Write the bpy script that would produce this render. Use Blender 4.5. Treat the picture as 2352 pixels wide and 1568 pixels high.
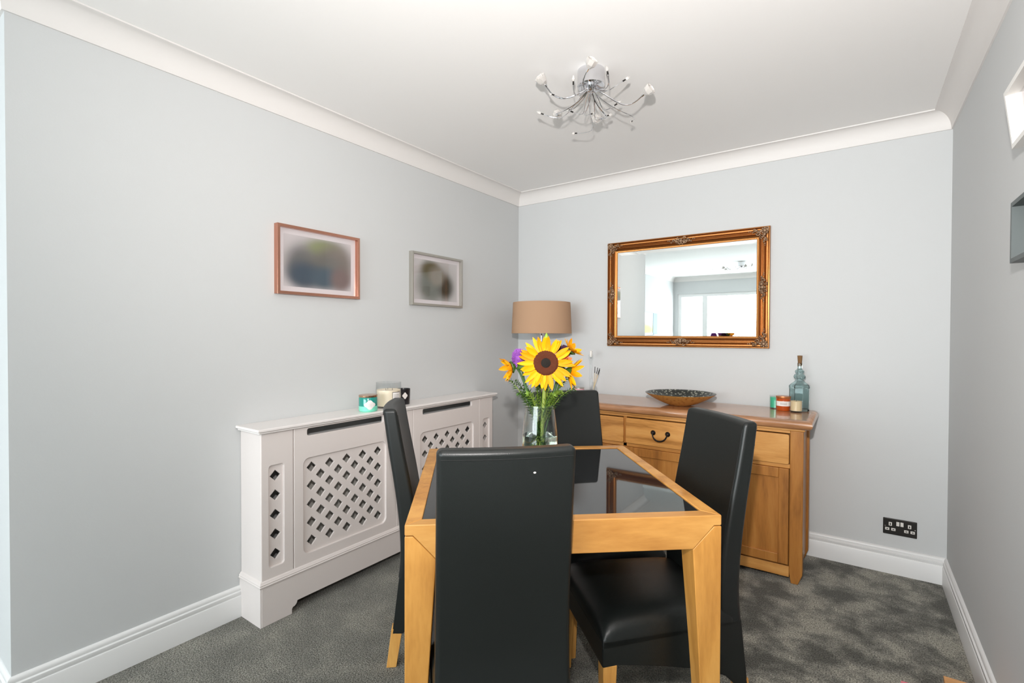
import bpy, bmesh, math, random
from mathutils import Vector, Matrix
random.seed(7)
for o in list(bpy.data.objects): bpy.data.objects.remove(o)
SC = bpy.context.scene
COL = SC.collection
PI = math.pi

# ---------------------------------------------------------------- camera
W, H = 2.648, 2.40          # dining room width, ceiling height
YE = -2.945                 # where the left wall ends
YW = -6.45                  # window wall of the lounge
XL = -0.70                  # left wall of the lounge
yaw, pit, rol = -0.6134, -0.0134, 0.0031
F_ = Vector((math.sin(yaw)*math.cos(pit), math.cos(yaw)*math.cos(pit), math.sin(pit)))
R_ = Vector((math.cos(yaw), -math.sin(yaw), 0)); U_ = R_.cross(F_)
R2 = R_*math.cos(rol) + U_*math.sin(rol); U2 = -R_*math.sin(rol) + U_*math.cos(rol)
cam = bpy.data.cameras.new('camera'); camo = bpy.data.objects.new('camera', cam); COL.objects.link(camo)
camo.matrix_world = Matrix(((R2.x, U2.x, -F_.x, 2.265), (R2.y, U2.y, -F_.y, -3.306), (R2.z, U2.z, -F_.z, 1.266), (0, 0, 0, 1)))
cam.sensor_width = 36; cam.lens = 36*1126.9/2352; cam.clip_start = 0.02
SC.camera = camo

# ---------------------------------------------------------------- world, lights, exposure
wd = bpy.data.worlds.new('world'); SC.world = wd; wd.use_nodes = True
bg = wd.node_tree.nodes['Background']; bg.inputs[0].default_value = (0.90, 0.95, 1.0, 1); bg.inputs[1].default_value = 2.0
def area(name, loc, direction, sx, sy, power, color):
    l = bpy.data.lights.new(name, 'AREA'); l.shape = 'RECTANGLE'; l.size = sx; l.size_y = sy; l.energy = power; l.color = color
    o = bpy.data.objects.new(name, l); COL.objects.link(o); o.location = loc
    o.rotation_euler = Vector(direction).to_track_quat('-Z', 'Y').to_euler(); return o
area('window_daylight', (0.97, YW-0.13, 1.40), (0, 1, 0.0), 3.15, 1.60, 95, (0.95, 0.965, 1.0))
fl = bpy.data.lights.new('camera_flash', 'SPOT'); fl.energy = 126; fl.spot_size = math.radians(142); fl.spot_blend = 1.0
fl.shadow_soft_size = 0.025; fl.color = (1.0, 0.955, 0.925)
flo = bpy.data.objects.new('camera_flash', fl); COL.objects.link(flo); flo.location = (2.24, -3.33, 1.58)
flo.rotation_euler = Vector((-0.34, 0.87, 0.29)).to_track_quat('-Z', 'Y').to_euler()
vs = SC.view_settings
vs.view_transform = 'Standard'; vs.look = 'None'; vs.gamma = 1; vs.use_curve_mapping = False; vs.exposure = 0.80

# ---------------------------------------------------------------- materials
def lin(c):
    return tuple(((x/255)/12.92 if x/255 <= 0.04045 else ((x/255+0.055)/1.055)**2.4) for x in c) + (1,)
MATS = {}
def mat(name, rgb=(200, 200, 200), rough=0.5, metal=0.0, ior=1.5, spec=0.5, trans=0.0, coat=0.0, bump=None, linear=None, sheen=0):
    m = bpy.data.materials.new(name); m.use_nodes = True; nt = m.node_tree; b = nt.nodes['Principled BSDF']
    b.inputs['Base Color'].default_value = linear+(1,) if linear else lin(rgb)
    b.inputs['Roughness'].default_value = rough; b.inputs['Metallic'].default_value = metal; b.inputs['IOR'].default_value = ior
    b.inputs['Specular IOR Level'].default_value = spec; b.inputs['Transmission Weight'].default_value = trans; b.inputs['Coat Weight'].default_value = coat
    b.inputs['Sheen Weight'].default_value = sheen
    if bump:
        sc, st, dist = bump
        tc = nt.nodes.new('ShaderNodeTexCoord'); nz = nt.nodes.new('ShaderNodeTexNoise'); nz.inputs['Scale'].default_value = sc; nz.inputs['Detail'].default_value = 4
        bp = nt.nodes.new('ShaderNodeBump'); bp.inputs['Strength'].default_value = st; bp.inputs['Distance'].default_value = dist
        nt.links.new(tc.outputs['Object'], nz.inputs['Vector']); nt.links.new(nz.outputs['Fac'], bp.inputs['Height']); nt.links.new(bp.outputs['Normal'], b.inputs['Normal'])
    MATS[name] = m; return m
def ramp(nt, stops):
    r = nt.nodes.new('ShaderNodeValToRGB')
    while len(r.color_ramp.elements) < len(stops): r.color_ramp.elements.new(0.5)
    for e, (p, c) in zip(r.color_ramp.elements, stops): e.position = p; e.color = lin(c)
    return r
def wood(name, dark, mid, light, scale=(14, 14, 1.2), rough=0.42, coat=0.15):
    m = mat(name, mid, rough, coat=coat); nt = m.node_tree; b = nt.nodes['Principled BSDF']
    tc = nt.nodes.new('ShaderNodeTexCoord'); mp = nt.nodes.new('ShaderNodeMapping'); mp.inputs['Scale'].default_value = scale
    n1 = nt.nodes.new('ShaderNodeTexNoise'); n1.inputs['Scale'].default_value = 1.0; n1.inputs['Detail'].default_value = 5; n1.inputs['Distortion'].default_value = 1.2
    mp2 = nt.nodes.new('ShaderNodeMapping'); mp2.inputs['Scale'].default_value = tuple(s*14 for s in scale)
    n2 = nt.nodes.new('ShaderNodeTexNoise'); n2.inputs['Scale'].default_value = 1.0; n2.inputs['Detail'].default_value = 3
    mx = nt.nodes.new('ShaderNodeMath'); mx.operation = 'MULTIPLY_ADD'; mx.inputs[1].default_value = 0.22
    r = ramp(nt, [(0.30, dark), (0.52, mid), (0.74, light)])
    L = nt.links.new
    L(tc.outputs['Object'], mp.inputs['Vector']); L(mp.outputs['Vector'], n1.inputs['Vector'])
    L(tc.outputs['Object'], mp2.inputs['Vector']); L(mp2.outputs['Vector'], n2.inputs['Vector'])
    sb = nt.nodes.new('ShaderNodeMath'); sb.operation = 'SUBTRACT'; sb.inputs[1].default_value = 0.5
    L(n2.outputs['Fac'], sb.inputs[0]); L(sb.outputs[0], mx.inputs[0]); L(n1.outputs['Fac'], mx.inputs[2])
    L(mx.outputs[0], r.inputs['Fac']); L(r.outputs['Color'], b.inputs['Base Color'])
    bp = nt.nodes.new('ShaderNodeBump'); bp.inputs['Strength'].default_value = 0.12; bp.inputs['Distance'].default_value = 0.001
    L(n2.outputs['Fac'], bp.inputs['Height']); L(bp.outputs['Normal'], b.inputs['Normal'])
    return m
def thin_glass(name, tint=(255, 255, 255), edge=0.55):
    m = bpy.data.materials.new(name); m.use_nodes = True; nt = m.node_tree; nt.nodes.clear()
    out = nt.nodes.new('ShaderNodeOutputMaterial'); mx = nt.nodes.new('ShaderNodeMixShader'); lw = nt.nodes.new('ShaderNodeLayerWeight'); lw.inputs[0].default_value = 0.5
    pw = nt.nodes.new('ShaderNodeMath'); pw.operation = 'POWER'; pw.inputs[1].default_value = 4.0
    ma = nt.nodes.new('ShaderNodeMath'); ma.operation = 'MULTIPLY_ADD'; ma.inputs[1].default_value = edge; ma.inputs[2].default_value = 0.035
    tr = nt.nodes.new('ShaderNodeBsdfTransparent'); tr.inputs[0].default_value = lin(tint)
    gl = nt.nodes.new('ShaderNodeBsdfGlossy'); gl.inputs['Roughness'].default_value = 0.03
    L = nt.links.new; L(lw.outputs['Facing'], pw.inputs[0]); L(pw.outputs[0], ma.inputs[0]); L(ma.outputs[0], mx.inputs[0]); L(tr.outputs[0], mx.inputs[1]); L(gl.outputs[0], mx.inputs[2]); L(mx.outputs[0], out.inputs[0])
    MATS[name] = m; return m

WALL = mat('wall_paint', (202, 203, 203), 0.75, spec=0.25, bump=(160, 0.12, 0.002))
CEIL = mat('ceiling_paint', (243, 241, 239), 0.85, spec=0.2)
TRIM = mat('white_gloss', (230, 229, 228), 0.35)
COVE = mat('coving_white', (224, 220, 217), 0.6)
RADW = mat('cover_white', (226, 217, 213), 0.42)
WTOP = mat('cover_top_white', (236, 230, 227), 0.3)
LEATH = mat('black_leather', (22, 25, 24), 0.38, spec=0.45, bump=(420, 0.3, 0.0010))
SEAM = mat('seam_thread', (20, 21, 21), 0.6)
TWOOD = wood('table_wood', (176, 118, 50), (204, 144, 68), (220, 162, 84), (9, 9, 1.6), 0.46)
TWOODX = wood('table_wood_cross', (172, 116, 52), (196, 140, 70), (212, 158, 86), (1.6, 9, 9), 0.46)
LEGW = wood('chair_leg_wood', (180, 122, 54), (208, 150, 76), (222, 168, 92), (10, 10, 1.5), 0.4)
OAKX = wood('oak_across', (160, 104, 44), (206, 146, 76), (222, 166, 96), (1.4, 10, 10), 0.4, 0.2)
OAKZ = wood('oak_upright', (134, 84, 34), (174, 114, 50), (192, 134, 66), (10, 10, 1.2), 0.42, 0.15)
OAKT = wood('oak_top', (140, 96, 60), (180, 130, 92), (202, 154, 114), (1.4, 10, 10), 0.22, 0.5)
BGLASS = mat('black_glass', linear=(0.012, 0.013, 0.014), rough=0.03, ior=1.75, spec=0.5)
CHROME = mat('chrome', (225, 225, 228), 0.07, 1.0)
CRYS = mat('crystal', (250, 246, 242), 0.12, trans=0.62, ior=1.35, coat=0.6)
GLASS = mat('clear_glass', (250, 255, 253), 0.0, trans=1.0, ior=1.46)
WATER = mat('water', (238, 250, 240), 0.0, trans=1.0, ior=1.33)

TGL = thin_glass('jar_glass', (252, 253, 253), 0.6); PANE = thin_glass('window_glass', (248, 252, 252), 0.4)
BOTG = mat('bottle_glass', (228, 243, 243), 0.0, trans=1.0, ior=1.38); PGL = thin_glass('picture_glass', (252, 252, 252), 0.4)
GOLD = mat('antique_gold', (164, 108, 58), 0.30, 0.85, bump=(220, 0.25, 0.002))
GOLDD = mat('antique_gold_relief', (150, 120, 94), 0.42, 0.6, bump=(260, 0.5, 0.003))
MIRR = mat('mirror_silver', (244, 247, 246), 0.0, 1.0)
COPPER = mat('copper_frame', (198, 142, 120), 0.24, 0.9)
SILVER = mat('silver_frame', (172, 168, 160), 0.38, 0.6)
LINEN = mat('linen_shade', (178, 144, 116), 0.9, spec=0.1, bump=(500, 0.3, 0.001))
LINENI = mat('shade_lining', (236, 230, 220), 0.9)
BLACKM = mat('dark_iron', (38, 34, 32), 0.38, 0.7)
NICK = mat('black_nickel', (62, 60, 58), 0.32, 0.75)
PLAST = mat('white_plastic', (226, 222, 216), 0.4)
DARK = mat('dark_slot', (12, 12, 12), 0.8)
SLIPG = mat('dark_frame', (72, 80, 80), 0.45)
WFRM = mat('white_frame', (232, 230, 226), 0.45)
MATB = mat('picture_mat', (226, 218, 220), 0.8)
PET = mat('sunflower_petal', (242, 166, 4), 0.55, spec=0.2); PET2 = mat('sunflower_petal_deep', (228, 144, 3), 0.55, spec=0.2)
DISC = mat('sunflower_disc', (96, 42, 10), 0.9, bump=(500, 1.0, 0.006)); DISCC = mat('sunflower_core', (28, 22, 16), 0.9, bump=(600, 1.0, 0.004))
STEM = mat('stem_green', (132, 148, 62), 0.5); LEAF = mat('leaf_green', (62, 96, 30), 0.5); LEAF2 = mat('fern_green', (116, 146, 48), 0.55); DKST = mat('stem_dark_green', (54, 88, 34), 0.5)
BUDG = mat('bud_green', (138, 172, 60), 0.5)
PURP = mat('aster_purple', (160, 92, 186), 0.7); DPURP = mat('plum_purple', (78, 42, 74), 0.8); LILY = mat('lily_orange', (236, 138, 88), 0.5); LILYC = mat('lily_throat', (150, 60, 40), 0.6)
TEAL = mat('teal_glass', (16, 140, 128), 0.12, coat=0.5); MINT = mat('mint_wax', (126, 226, 196), 0.5, coat=0.5)
IVORY = mat('ivory_wax', (248, 230, 204), 0.5); PAPER = mat('paper_label', (232, 226, 222), 0.7); INK = mat('label_ink', (60, 54, 52), 0.7)
ROSEG = mat('rose_metal', (196, 160, 134), 0.22, 0.9); BLKJ = mat('black_jar', (26, 24, 28), 0.3)
AMBER = mat('amber_wax', (178, 76, 26), 0.15, coat=0.5); COPL = mat('copper_lid', (190, 118, 70), 0.3, 0.6)
CREAM = mat('cream_wax', (222, 200, 160), 0.6); GREENW = mat('green_wax', (70, 190, 150), 0.35, coat=0.3)
CORK = mat('cork', (124, 92, 58), 0.9, bump=(300, 0.8, 0.002)); PINK = mat('pink_wax', (226, 170, 178), 0.5); REED = mat('black_reed', (24, 22, 24), 0.8)
RADI = mat('radiator_white', (200, 198, 192), 0.4)
TOYR = mat('toy_red', (176, 36, 46), 0.5); TOYP = mat('toy_pink', (232, 128, 142), 0.5); TOYW = wood('toy_wood', (190, 130, 74), (214, 156, 98), (228, 176, 120), (3, 14, 14), 0.5)
BRASS = mat('bowl_bronze', (150, 108, 56), 0.45, 0.35); ARTW = mat('art_white', (240, 240, 238), 0.6); ARTS = mat('art_slate', (120, 138, 152), 0.6)

def carpet():
    m = mat('carpet', (112, 110, 106), 1.0, spec=0.05, sheen=0.2); nt = m.node_tree; b = nt.nodes['Principled BSDF']; L = nt.links.new
    tc = nt.nodes.new('ShaderNodeTexCoord')
    big = nt.nodes.new('ShaderNodeTexNoise'); big.inputs['Scale'].default_value = 5.5; big.inputs['Detail'].default_value = 4; big.inputs['Roughness'].default_value = 0.6; big.inputs['Distortion'].default_value = 0.0
    fine = nt.nodes.new('ShaderNodeTexNoise'); fine.inputs['Scale'].default_value = 190; fine.inputs['Detail'].default_value = 2
    L(tc.outputs['Object'], big.inputs['Vector']); L(tc.outputs['Object'], fine.inputs['Vector'])
    r1 = ramp(nt, [(0.36, (104, 103, 94)), (0.5, (154, 152, 142)), (0.62, (196, 192, 178))]); r2 = ramp(nt, [(0.34, (90, 90, 86)), (0.5, (190, 190, 188)), (0.7, (255, 255, 255))])
    sx = nt.nodes.new('ShaderNodeSeparateXYZ'); L(tc.outputs['Object'], sx.inputs[0])
    am = nt.nodes.new('ShaderNodeMapRange'); am.inputs[1].default_value = 1.2; am.inputs[2].default_value = 2.0; am.inputs[3].default_value = 0.35; am.inputs[4].default_value = 1.45; L(sx.outputs[0], am.inputs[0])
    s5 = nt.nodes.new('ShaderNodeMath'); s5.operation = 'SUBTRACT'; s5.inputs[1].default_value = 0.5; L(big.outputs['Fac'], s5.inputs[0])
    m5 = nt.nodes.new('ShaderNodeMath'); m5.operation = 'MULTIPLY_ADD'; m5.inputs[2].default_value = 0.5; L(s5.outputs[0], m5.inputs[0]); L(am.outputs[0], m5.inputs[1])
    L(m5.outputs[0], r1.inputs['Fac']); L(fine.outputs['Fac'], r2.inputs['Fac'])
    mx = nt.nodes.new('ShaderNodeMix'); mx.data_type = 'RGBA'; mx.blend_type = 'MULTIPLY'; mx.inputs[0].default_value = 0.9
    L(r1.outputs['Color'], mx.inputs[6]); L(r2.outputs['Color'], mx.inputs[7]); L(mx.outputs[2], b.inputs['Base Color'])
    bp = nt.nodes.new('ShaderNodeBump'); bp.inputs['Strength'].default_value = 0.9; bp.inputs['Distance'].default_value = 0.006
    L(fine.outputs['Fac'], bp.inputs['Height']); L(bp.outputs['Normal'], b.inputs['Normal'])
    return m
CARPET = carpet()

def blobs(name, base, bl, axes=(1, 2), soft=1.0):
    """a blurred photograph: soft spots of colour, (u, v, ru, rv, rgb) in metres from the picture's middle"""
    m = mat(name, base, 0.6); nt = m.node_tree; b = nt.nodes['Principled BSDF']; L = nt.links.new
    tc = nt.nodes.new('ShaderNodeTexCoord'); prev = None
    for (u, v, ru, rv, rgb) in bl:
        mp = nt.nodes.new('ShaderNodeMapping'); mp.vector_type = 'TEXTURE'
        loc = [0, 0, 0]; scl = [100, 100, 100]; loc[axes[0]] = u; loc[axes[1]] = v; scl[axes[0]] = ru; scl[axes[1]] = rv
        mp.inputs['Location'].default_value = loc; mp.inputs['Scale'].default_value = scl
        ln = nt.nodes.new('ShaderNodeVectorMath'); ln.operation = 'LENGTH'
        mr = nt.nodes.new('ShaderNodeMapRange'); mr.interpolation_type = 'SMOOTHERSTEP'; mr.inputs[1].default_value = 1.25; mr.inputs[2].default_value = 0.25
        mx = nt.nodes.new('ShaderNodeMix'); mx.data_type = 'RGBA'; mx.inputs[6].default_value = lin(base); mx.inputs[7].default_value = lin(rgb)
        L(tc.outputs['Object'], mp.inputs['Vector']); L(mp.outputs['Vector'], ln.inputs[0]); L(ln.outputs['Value'], mr.inputs[0]); L(mr.outputs[0], mx.inputs[0])
        if prev: L(prev, mx.inputs[6])
        prev = mx.outputs[2]
    L(prev, b.inputs['Base Color']); return m

# ---------------------------------------------------------------- mesh helpers
class MB:
    def __init__(s): s.v = []; s.f = []
    def add(s, vs_, fs): n = len(s.v); s.v += [tuple(p) for p in vs_]; s.f += [[i+n for i in f] for f in fs]; return s
    def box(s, x0, x1, y0, y1, z0, z1):
        return s.add([(x0, y0, z0), (x1, y0, z0), (x1, y1, z0), (x0, y1, z0), (x0, y0, z1), (x1, y0, z1), (x1, y1, z1), (x0, y1, z1)],
                     [(0, 3, 2, 1), (4, 5, 6, 7), (0, 1, 5, 4), (1, 2, 6, 5), (2, 3, 7, 6), (3, 0, 4, 7)])
    def hull8(s, a, b):   # two quads
        return s.add(list(a)+list(b), [(3, 2, 1, 0), (4, 5, 6, 7), (0, 1, 5, 4), (1, 2, 6, 5), (2, 3, 7, 6), (3, 0, 4, 7)])
    def loft(s, rings, cap=True, closed=True):
        n = len(rings[0]); vs_ = [p for r in rings for p in r]; fs = []
        for i in range(len(rings)-1):
            for j in range(n if closed else n-1):
                k = (j+1) % n; fs.append((i*n+j, i*n+k, (i+1)*n+k, (i+1)*n+j))
        if cap: fs += [tuple(range(n-1, -1, -1)), tuple((len(rings)-1)*n+j for j in range(n))]
        return s.add(vs_, fs)
    def lathe(s, prof, c=(0, 0, 0), n=32, M=None, cap=False, phase=0.0):
        vs_ = []; fs = []; m = len(prof)
        for i in range(n):
            a = 2*PI*i/n+phase
            for (r, z) in prof:
                p = Vector((r*math.cos(a), r*math.sin(a), z))
                if M is not None: p = M @ p
                vs_.append(p+Vector(c))
        for i in range(n):
            k = (i+1) % n
            for j in range(m-1): fs.append((i*m+j, k*m+j, k*m+j+1, i*m+j+1))
        if cap: fs += [tuple(i*m for i in range(n-1, -1, -1)), tuple(i*m+m-1 for i in range(n))]
        return s.add(vs_, fs)
    def tube(s, pts, r, n=8):
        pts = [Vector(p) for p in pts]; rings = []; up = Vector((0.13, 0.21, 0.97)); prev = None
        for i, p in enumerate(pts):
            t = (pts[min(i+1, len(pts)-1)]-pts[max(i-1, 0)]).normalized()
            if prev is None:
                x = t.cross(up)
                if x.length < 1e-3: x = t.cross(Vector((1, 0, 0)))
                x.normalize()
            else: x = (prev-t*prev.dot(t)).normalized()
            prev = x; y = t.cross(x); rr = r[i] if isinstance(r, (list, tuple)) else r
            rings.append([p+(x*math.cos(2*PI*k/n)+y*math.sin(2*PI*k/n))*rr for k in range(n)])
        return s.loft(rings)
    def ball(s, c, r, n=12, m=8, M=None):
        r = (r, r, r) if not isinstance(r, (tuple, list)) else r
        rings = []
        for i in range(m+1):
            a = PI*i/m; ring = []
            for k in range(n):
                b_ = 2*PI*k/n; p = Vector((r[0]*max(math.sin(a), 0.02)*math.cos(b_), r[1]*max(math.sin(a), 0.02)*math.sin(b_), -r[2]*math.cos(a)))
                if M is not None: p = M @ p
                ring.append(p+Vector(c))
            rings.append(ring)
        return s.loft(rings)
    def poly(s, outer, fa, fb):   # solid between two mappings of a flat outline
        n = len(outer)
        return s.add([fa(*p) for p in outer]+[fb(*p) for p in outer], [tuple(range(n)), tuple(range(2*n-1, n-1, -1))]+[(i, n+i, n+(i+1) % n, (i+1) % n) for i in range(n)])
def build(name, mb, m, parent=None, bevel=0, seg=2, smooth=35, subs=0, local=False):
    """link the collected shapes as one mesh; parts are given in world coordinates unless local"""
    me = bpy.data.meshes.new(name); me.from_pydata(mb.v, [], mb.f); bm = bmesh.new(); bm.from_mesh(me)
    bmesh.ops.recalc_face_normals(bm, faces=bm.faces); bm.to_mesh(me); bm.free()
    if smooth: me.shade_smooth(); me.set_sharp_from_angle(angle=math.radians(smooth))
    me.materials.append(m)
    o = bpy.data.objects.new(name, me); COL.objects.link(o)
    if parent is not None:
        o.parent = parent
        if not local: me.transform(world_of(parent).inverted())
    if bevel:
        b = o.modifiers.new('bevel', 'BEVEL'); b.width = bevel; b.segments = seg; b.harden_normals = True; b.limit_method = 'ANGLE'; b.angle_limit = math.radians(40)
    if subs: d = o.modifiers.new('sub', 'SUBSURF'); d.levels = subs; d.render_levels = subs
    return o
def world_of(o):
    M = Matrix.LocRotScale(o.location, o.rotation_euler, o.scale)
    return world_of(o.parent) @ M if o.parent else M
def tag(o, label, cat, group=None):
    o['label'] = label; o['category'] = cat
    if group: o['group'] = group
    return o
def thing(name, label, cat, loc=(0, 0, 0), rz=0.0, group=None):
    o = bpy.data.objects.new(name, None); COL.objects.link(o); o.empty_display_size = 0.05; o.location = loc; o.rotation_euler = (0, 0, rz); return tag(o, label, cat, group)
def solo(name, mb, m, label, cat, loc, group=None, **k):    # a thing that is one mesh, given in world coordinates, origin at loc
    o = build(name, mb, m, **k); o.data.transform(Matrix.Translation(-Vector(loc))); o.location = loc; return tag(o, label, cat, group)
def struct(name, mb, m, **k):
    o = build(name, mb, m, **k); o['kind'] = 'structure'; return o
def plate(name, outer, holes, t, M, m, parent, bevel=0.0):
    """flat board with holes: outline in 2D, thickness t along local z (0..t), placed by matrix M (world)"""
    cu = bpy.data.curves.new('c', 'CURVE'); cu.dimensions = '2D'; cu.fill_mode = 'BOTH'; cu.extrude = t/2-bevel; cu.bevel_depth = bevel; cu.bevel_resolution = 1; cu.offset = -bevel
    for pl in [outer]+holes:
        sp = cu.splines.new('POLY'); sp.points.add(len(pl)-1); sp.use_cyclic_u = True
        for q, p in zip(sp.points, pl): q.co = (p[0], p[1], 0, 1)
    tmp = bpy.data.objects.new('t', cu); COL.objects.link(tmp); dg = bpy.context.evaluated_depsgraph_get()
    me = bpy.data.meshes.new_from_object(tmp.evaluated_get(dg)); bpy.data.objects.remove(tmp)
    bm = bmesh.new(); bm.from_mesh(me); bmesh.ops.remove_doubles(bm, verts=bm.verts, dist=1e-5); bmesh.ops.recalc_face_normals(bm, faces=bm.faces); bm.to_mesh(me); bm.free()
    me.transform(M @ Matrix.Translation((0, 0, t/2))); me.name = name; me.materials.clear(); me.materials.append(m)
    me.shade_flat()
    o = bpy.data.objects.new(name, me); COL.objects.link(o)
    if parent is not None: o.parent = parent; me.transform(world_of(parent).inverted())
    return o
def rrect(x0, x1, y0, y1, r, n=6):
    out = []
    for (cx, cy, a0) in [(x1-r, y0+r, -90), (x1-r, y1-r, 0), (x0+r, y1-r, 90), (x0+r, y0+r, 180)]:
        for i in range(n+1): a = math.radians(a0+90*i/n); out.append((cx+r*math.cos(a), cy+r*math.sin(a)))
    return out
def onX(x): return Matrix(((0, 0, 1, x), (1, 0, 0, 0), (0, 1, 0, 0), (0, 0, 0, 1)))      # 2D (y, z), thickness towards +x
def onY(y): return Matrix(((1, 0, 0, 0), (0, 0, -1, y), (0, 1, 0, 0), (0, 0, 0, 1)))     # 2D (x, z), thickness towards -y
def bez(P, n=14):
    P = [Vector(p) for p in P]; out = []
    for i in range(n+1):
        t = i/n; u = 1-t; out.append(P[0]*u**3+P[1]*3*u*u*t+P[2]*3*u*t*t+P[3]*t**3)
    return out

# ---------------------------------------------------------------- the room
struct('floor', MB().box(XL-0.1, W+0.1, YW-0.1, 0.1, -0.06, 0), CARPET)
struct('ceiling', MB().box(XL-0.1, W+0.1, YW-0.1, 0.1, H, H+0.06), CEIL)
struct('wall_back', MB().box(-0.12, W+0.1, 0, 0.1, 0, H), WALL)
struct('wall_right', MB().box(W, W+0.1, YW-0.1, 0, 0, H), WALL)
struct('wall_left', MB().box(-0.12, 0, YE, 0, 0, H).box(XL-0.1, -0.12, YE, YE+0.12, 0, H), WALL)
struct('wall_lounge', MB().box(XL-0.1, XL, YW-0.1, YE, 0, H), WALL)
wx0, wx1, wz0, wz1 = -0.62, 2.56, 0.58, 2.07
struct('wall_front', MB().box(XL, wx0, YW-0.1, YW, 0, H).box(wx1, W, YW-0.1, YW, 0, H).box(wx0, wx1, YW-0.1, YW, 0, wz0).box(wx0, wx1, YW-0.1, YW, wz1, H), WALL)
win = build('window_1', MB().box(wx0, wx1, YW-0.08, YW-0.02, wz0, wz0+0.06).box(wx0, wx1, YW-0.08, YW-0.02, wz1-0.06, wz1)
            .box(wx0, wx0+0.07, YW-0.08, YW-0.02, wz0+0.06, wz1-0.06).box(wx1-0.07, wx1, YW-0.08, YW-0.02, wz0+0.06, wz1-0.06)
            .box(-0.16, -0.07, YW-0.078, YW-0.022, wz0+0.06, wz1-0.06).box(0.94, 1.02, YW-0.078, YW-0.022, wz0+0.06, wz1-0.06).box(1.98, 2.06, YW-0.078, YW-0.022, wz0+0.06, wz1-0.06), TRIM)
win['kind'] = 'structure'
build('pane', MB().box(wx0+0.05, wx1-0.05, YW-0.055, YW-0.05, wz0+0.04, wz1-0.04), PANE, win)
build('window_sill', MB().box(wx0-0.04, wx1+0.04, YW-0.02, YW+0.14, wz0-0.03, wz0), TRIM, win, bevel=0.006)

def run(name, p, q, n, ms, me_, prof, m, zb):
    """moulding along a wall from p to q, inward normal n, mitre +1 inner / -1 outer / 0 square"""
    p = Vector(p); q = Vector(q); n = Vector(n); d = (q-p).normalized()
    A = [tuple(p+n*a+d*(a*ms))+(zb+z,) for a, z in prof]; B = [tuple(q+n*a-d*(a*me_))+(zb+z,) for a, z in prof]
    return struct(name, MB().loft([A, B]), m, smooth=40)
cv = [(0, 0), (0, -0.092), (0.007, -0.092), (0.008, -0.086)]+[(0.071-0.063*math.cos(t*PI/16), -0.086+0.080*math.sin(t*PI/16)) for t in range(1, 8)]+[(0.071, -0.007), (0.078, -0.006), (0.078, 0)]
run('trim_1', (0, YE), (0, 0), (1, 0), -1, 1, cv, COVE, H)
run('trim_2', (0, 0), (W, 0), (0, -1), 1, 1, cv, COVE, H)
run('trim_3', (W, 0), (W, YW), (-1, 0), 1, 1, cv, COVE, H)
run('trim_4', (W, YW), (XL, YW), (0, 1), 1, 1, cv, COVE, H)
run('trim_5', (XL, YW), (XL, YE), (1, 0), 1, 1, cv, COVE, H)
run('trim_6', (XL, YE), (0, YE), (0, -1), 1, -1, cv, COVE, H)
bb = [(0, 0), (0.018, 0), (0.018, 0.090), (0.0165, 0.094), (0.0135, 0.0955), (0.0135, 0.098), (0.016, 0.102), (0.0158, 0.113), (0.0125, 0.1155), (0.010, 0.116), (0.010, 0.119), (0.0115, 0.123), (0.009, 0.131), (0.004, 0.136), (0, 0.1365)]
run('baseboard_left', (0, YE), (0, -2.211), (1, 0), -1, 0, bb, TRIM, 0)
run('baseboard_corner', (0, -0.560), (0, 0), (1, 0), 0, 1, bb, TRIM, 0)
run('baseboard_back', (0, 0), (W, 0), (0, -1), 1, 1, bb, TRIM, 0)
run('baseboard_right', (W, 0), (W, YW), (-1, 0), 1, 1, bb, TRIM, 0)
run('baseboard_front', (W, YW), (XL, YW), (0, 1), 1, 1, bb, TRIM, 0)
run('baseboard_lounge', (XL, YW), (XL, YE), (1, 0), 1, 1, bb, TRIM, 0)
run('baseboard_return', (XL, YE), (0, YE), (0, -1), 1, -1, bb, TRIM, 0)

# ---------------------------------------------------------------- radiator and its cover
rad = thing('radiator', 'white panel radiator standing inside the latticed radiator cover', 'radiator', (0.07, -1.387, 0))
mb = MB().box(0.03, 0.045, -2.05, -0.72, 0.14, 0.72)
for i in range(40): y = -2.03+i*1.29/39; mb.box(0.045, 0.052, y-0.008, y+0.008, 0.16, 0.70)
build('radiator_panel', mb, RADI, rad)
build('radiator_valve', MB().lathe([(0.001, 0), (0.014, 0), (0.016, 0.05), (0.001, 0.055)], (0.04, -2.09, 0.13), 14).tube([(0.04, -2.09, 0.0), (0.04, -2.09, 0.135)], 0.008).tube([(0.04, -2.09, 0.16), (0.04, -2.045, 0.16)], 0.008), CHROME, rad)
Y0, Y1 = -2.208, -0.566
rc = thing('radiator_cover', 'white painted radiator cover with diamond lattice panels against the left wall', 'radiator cover', (0.09, -1.387, 0))
build('top_shelf', MB().box(0.001, 0.197, Y0-0.024, Y1+0.024, 0.846, 0.859).box(0.001, 0.188, Y0-0.015, Y1+0.015, 0.836, 0.846), WTOP, rc, bevel=0.004)
for ya, yb in ((Y0, Y0+0.018), (Y1-0.018, Y1)):
    build('side_panel', MB().box(0.001, 0.170, ya, yb, 0.0, 0.836), RADW, rc, bevel=0.0015)
xF = 0.157
def diamond(y, z, a=0.026): return [(y-a, z), (y, z-a), (y+a, z), (y, z+a)]
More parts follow.
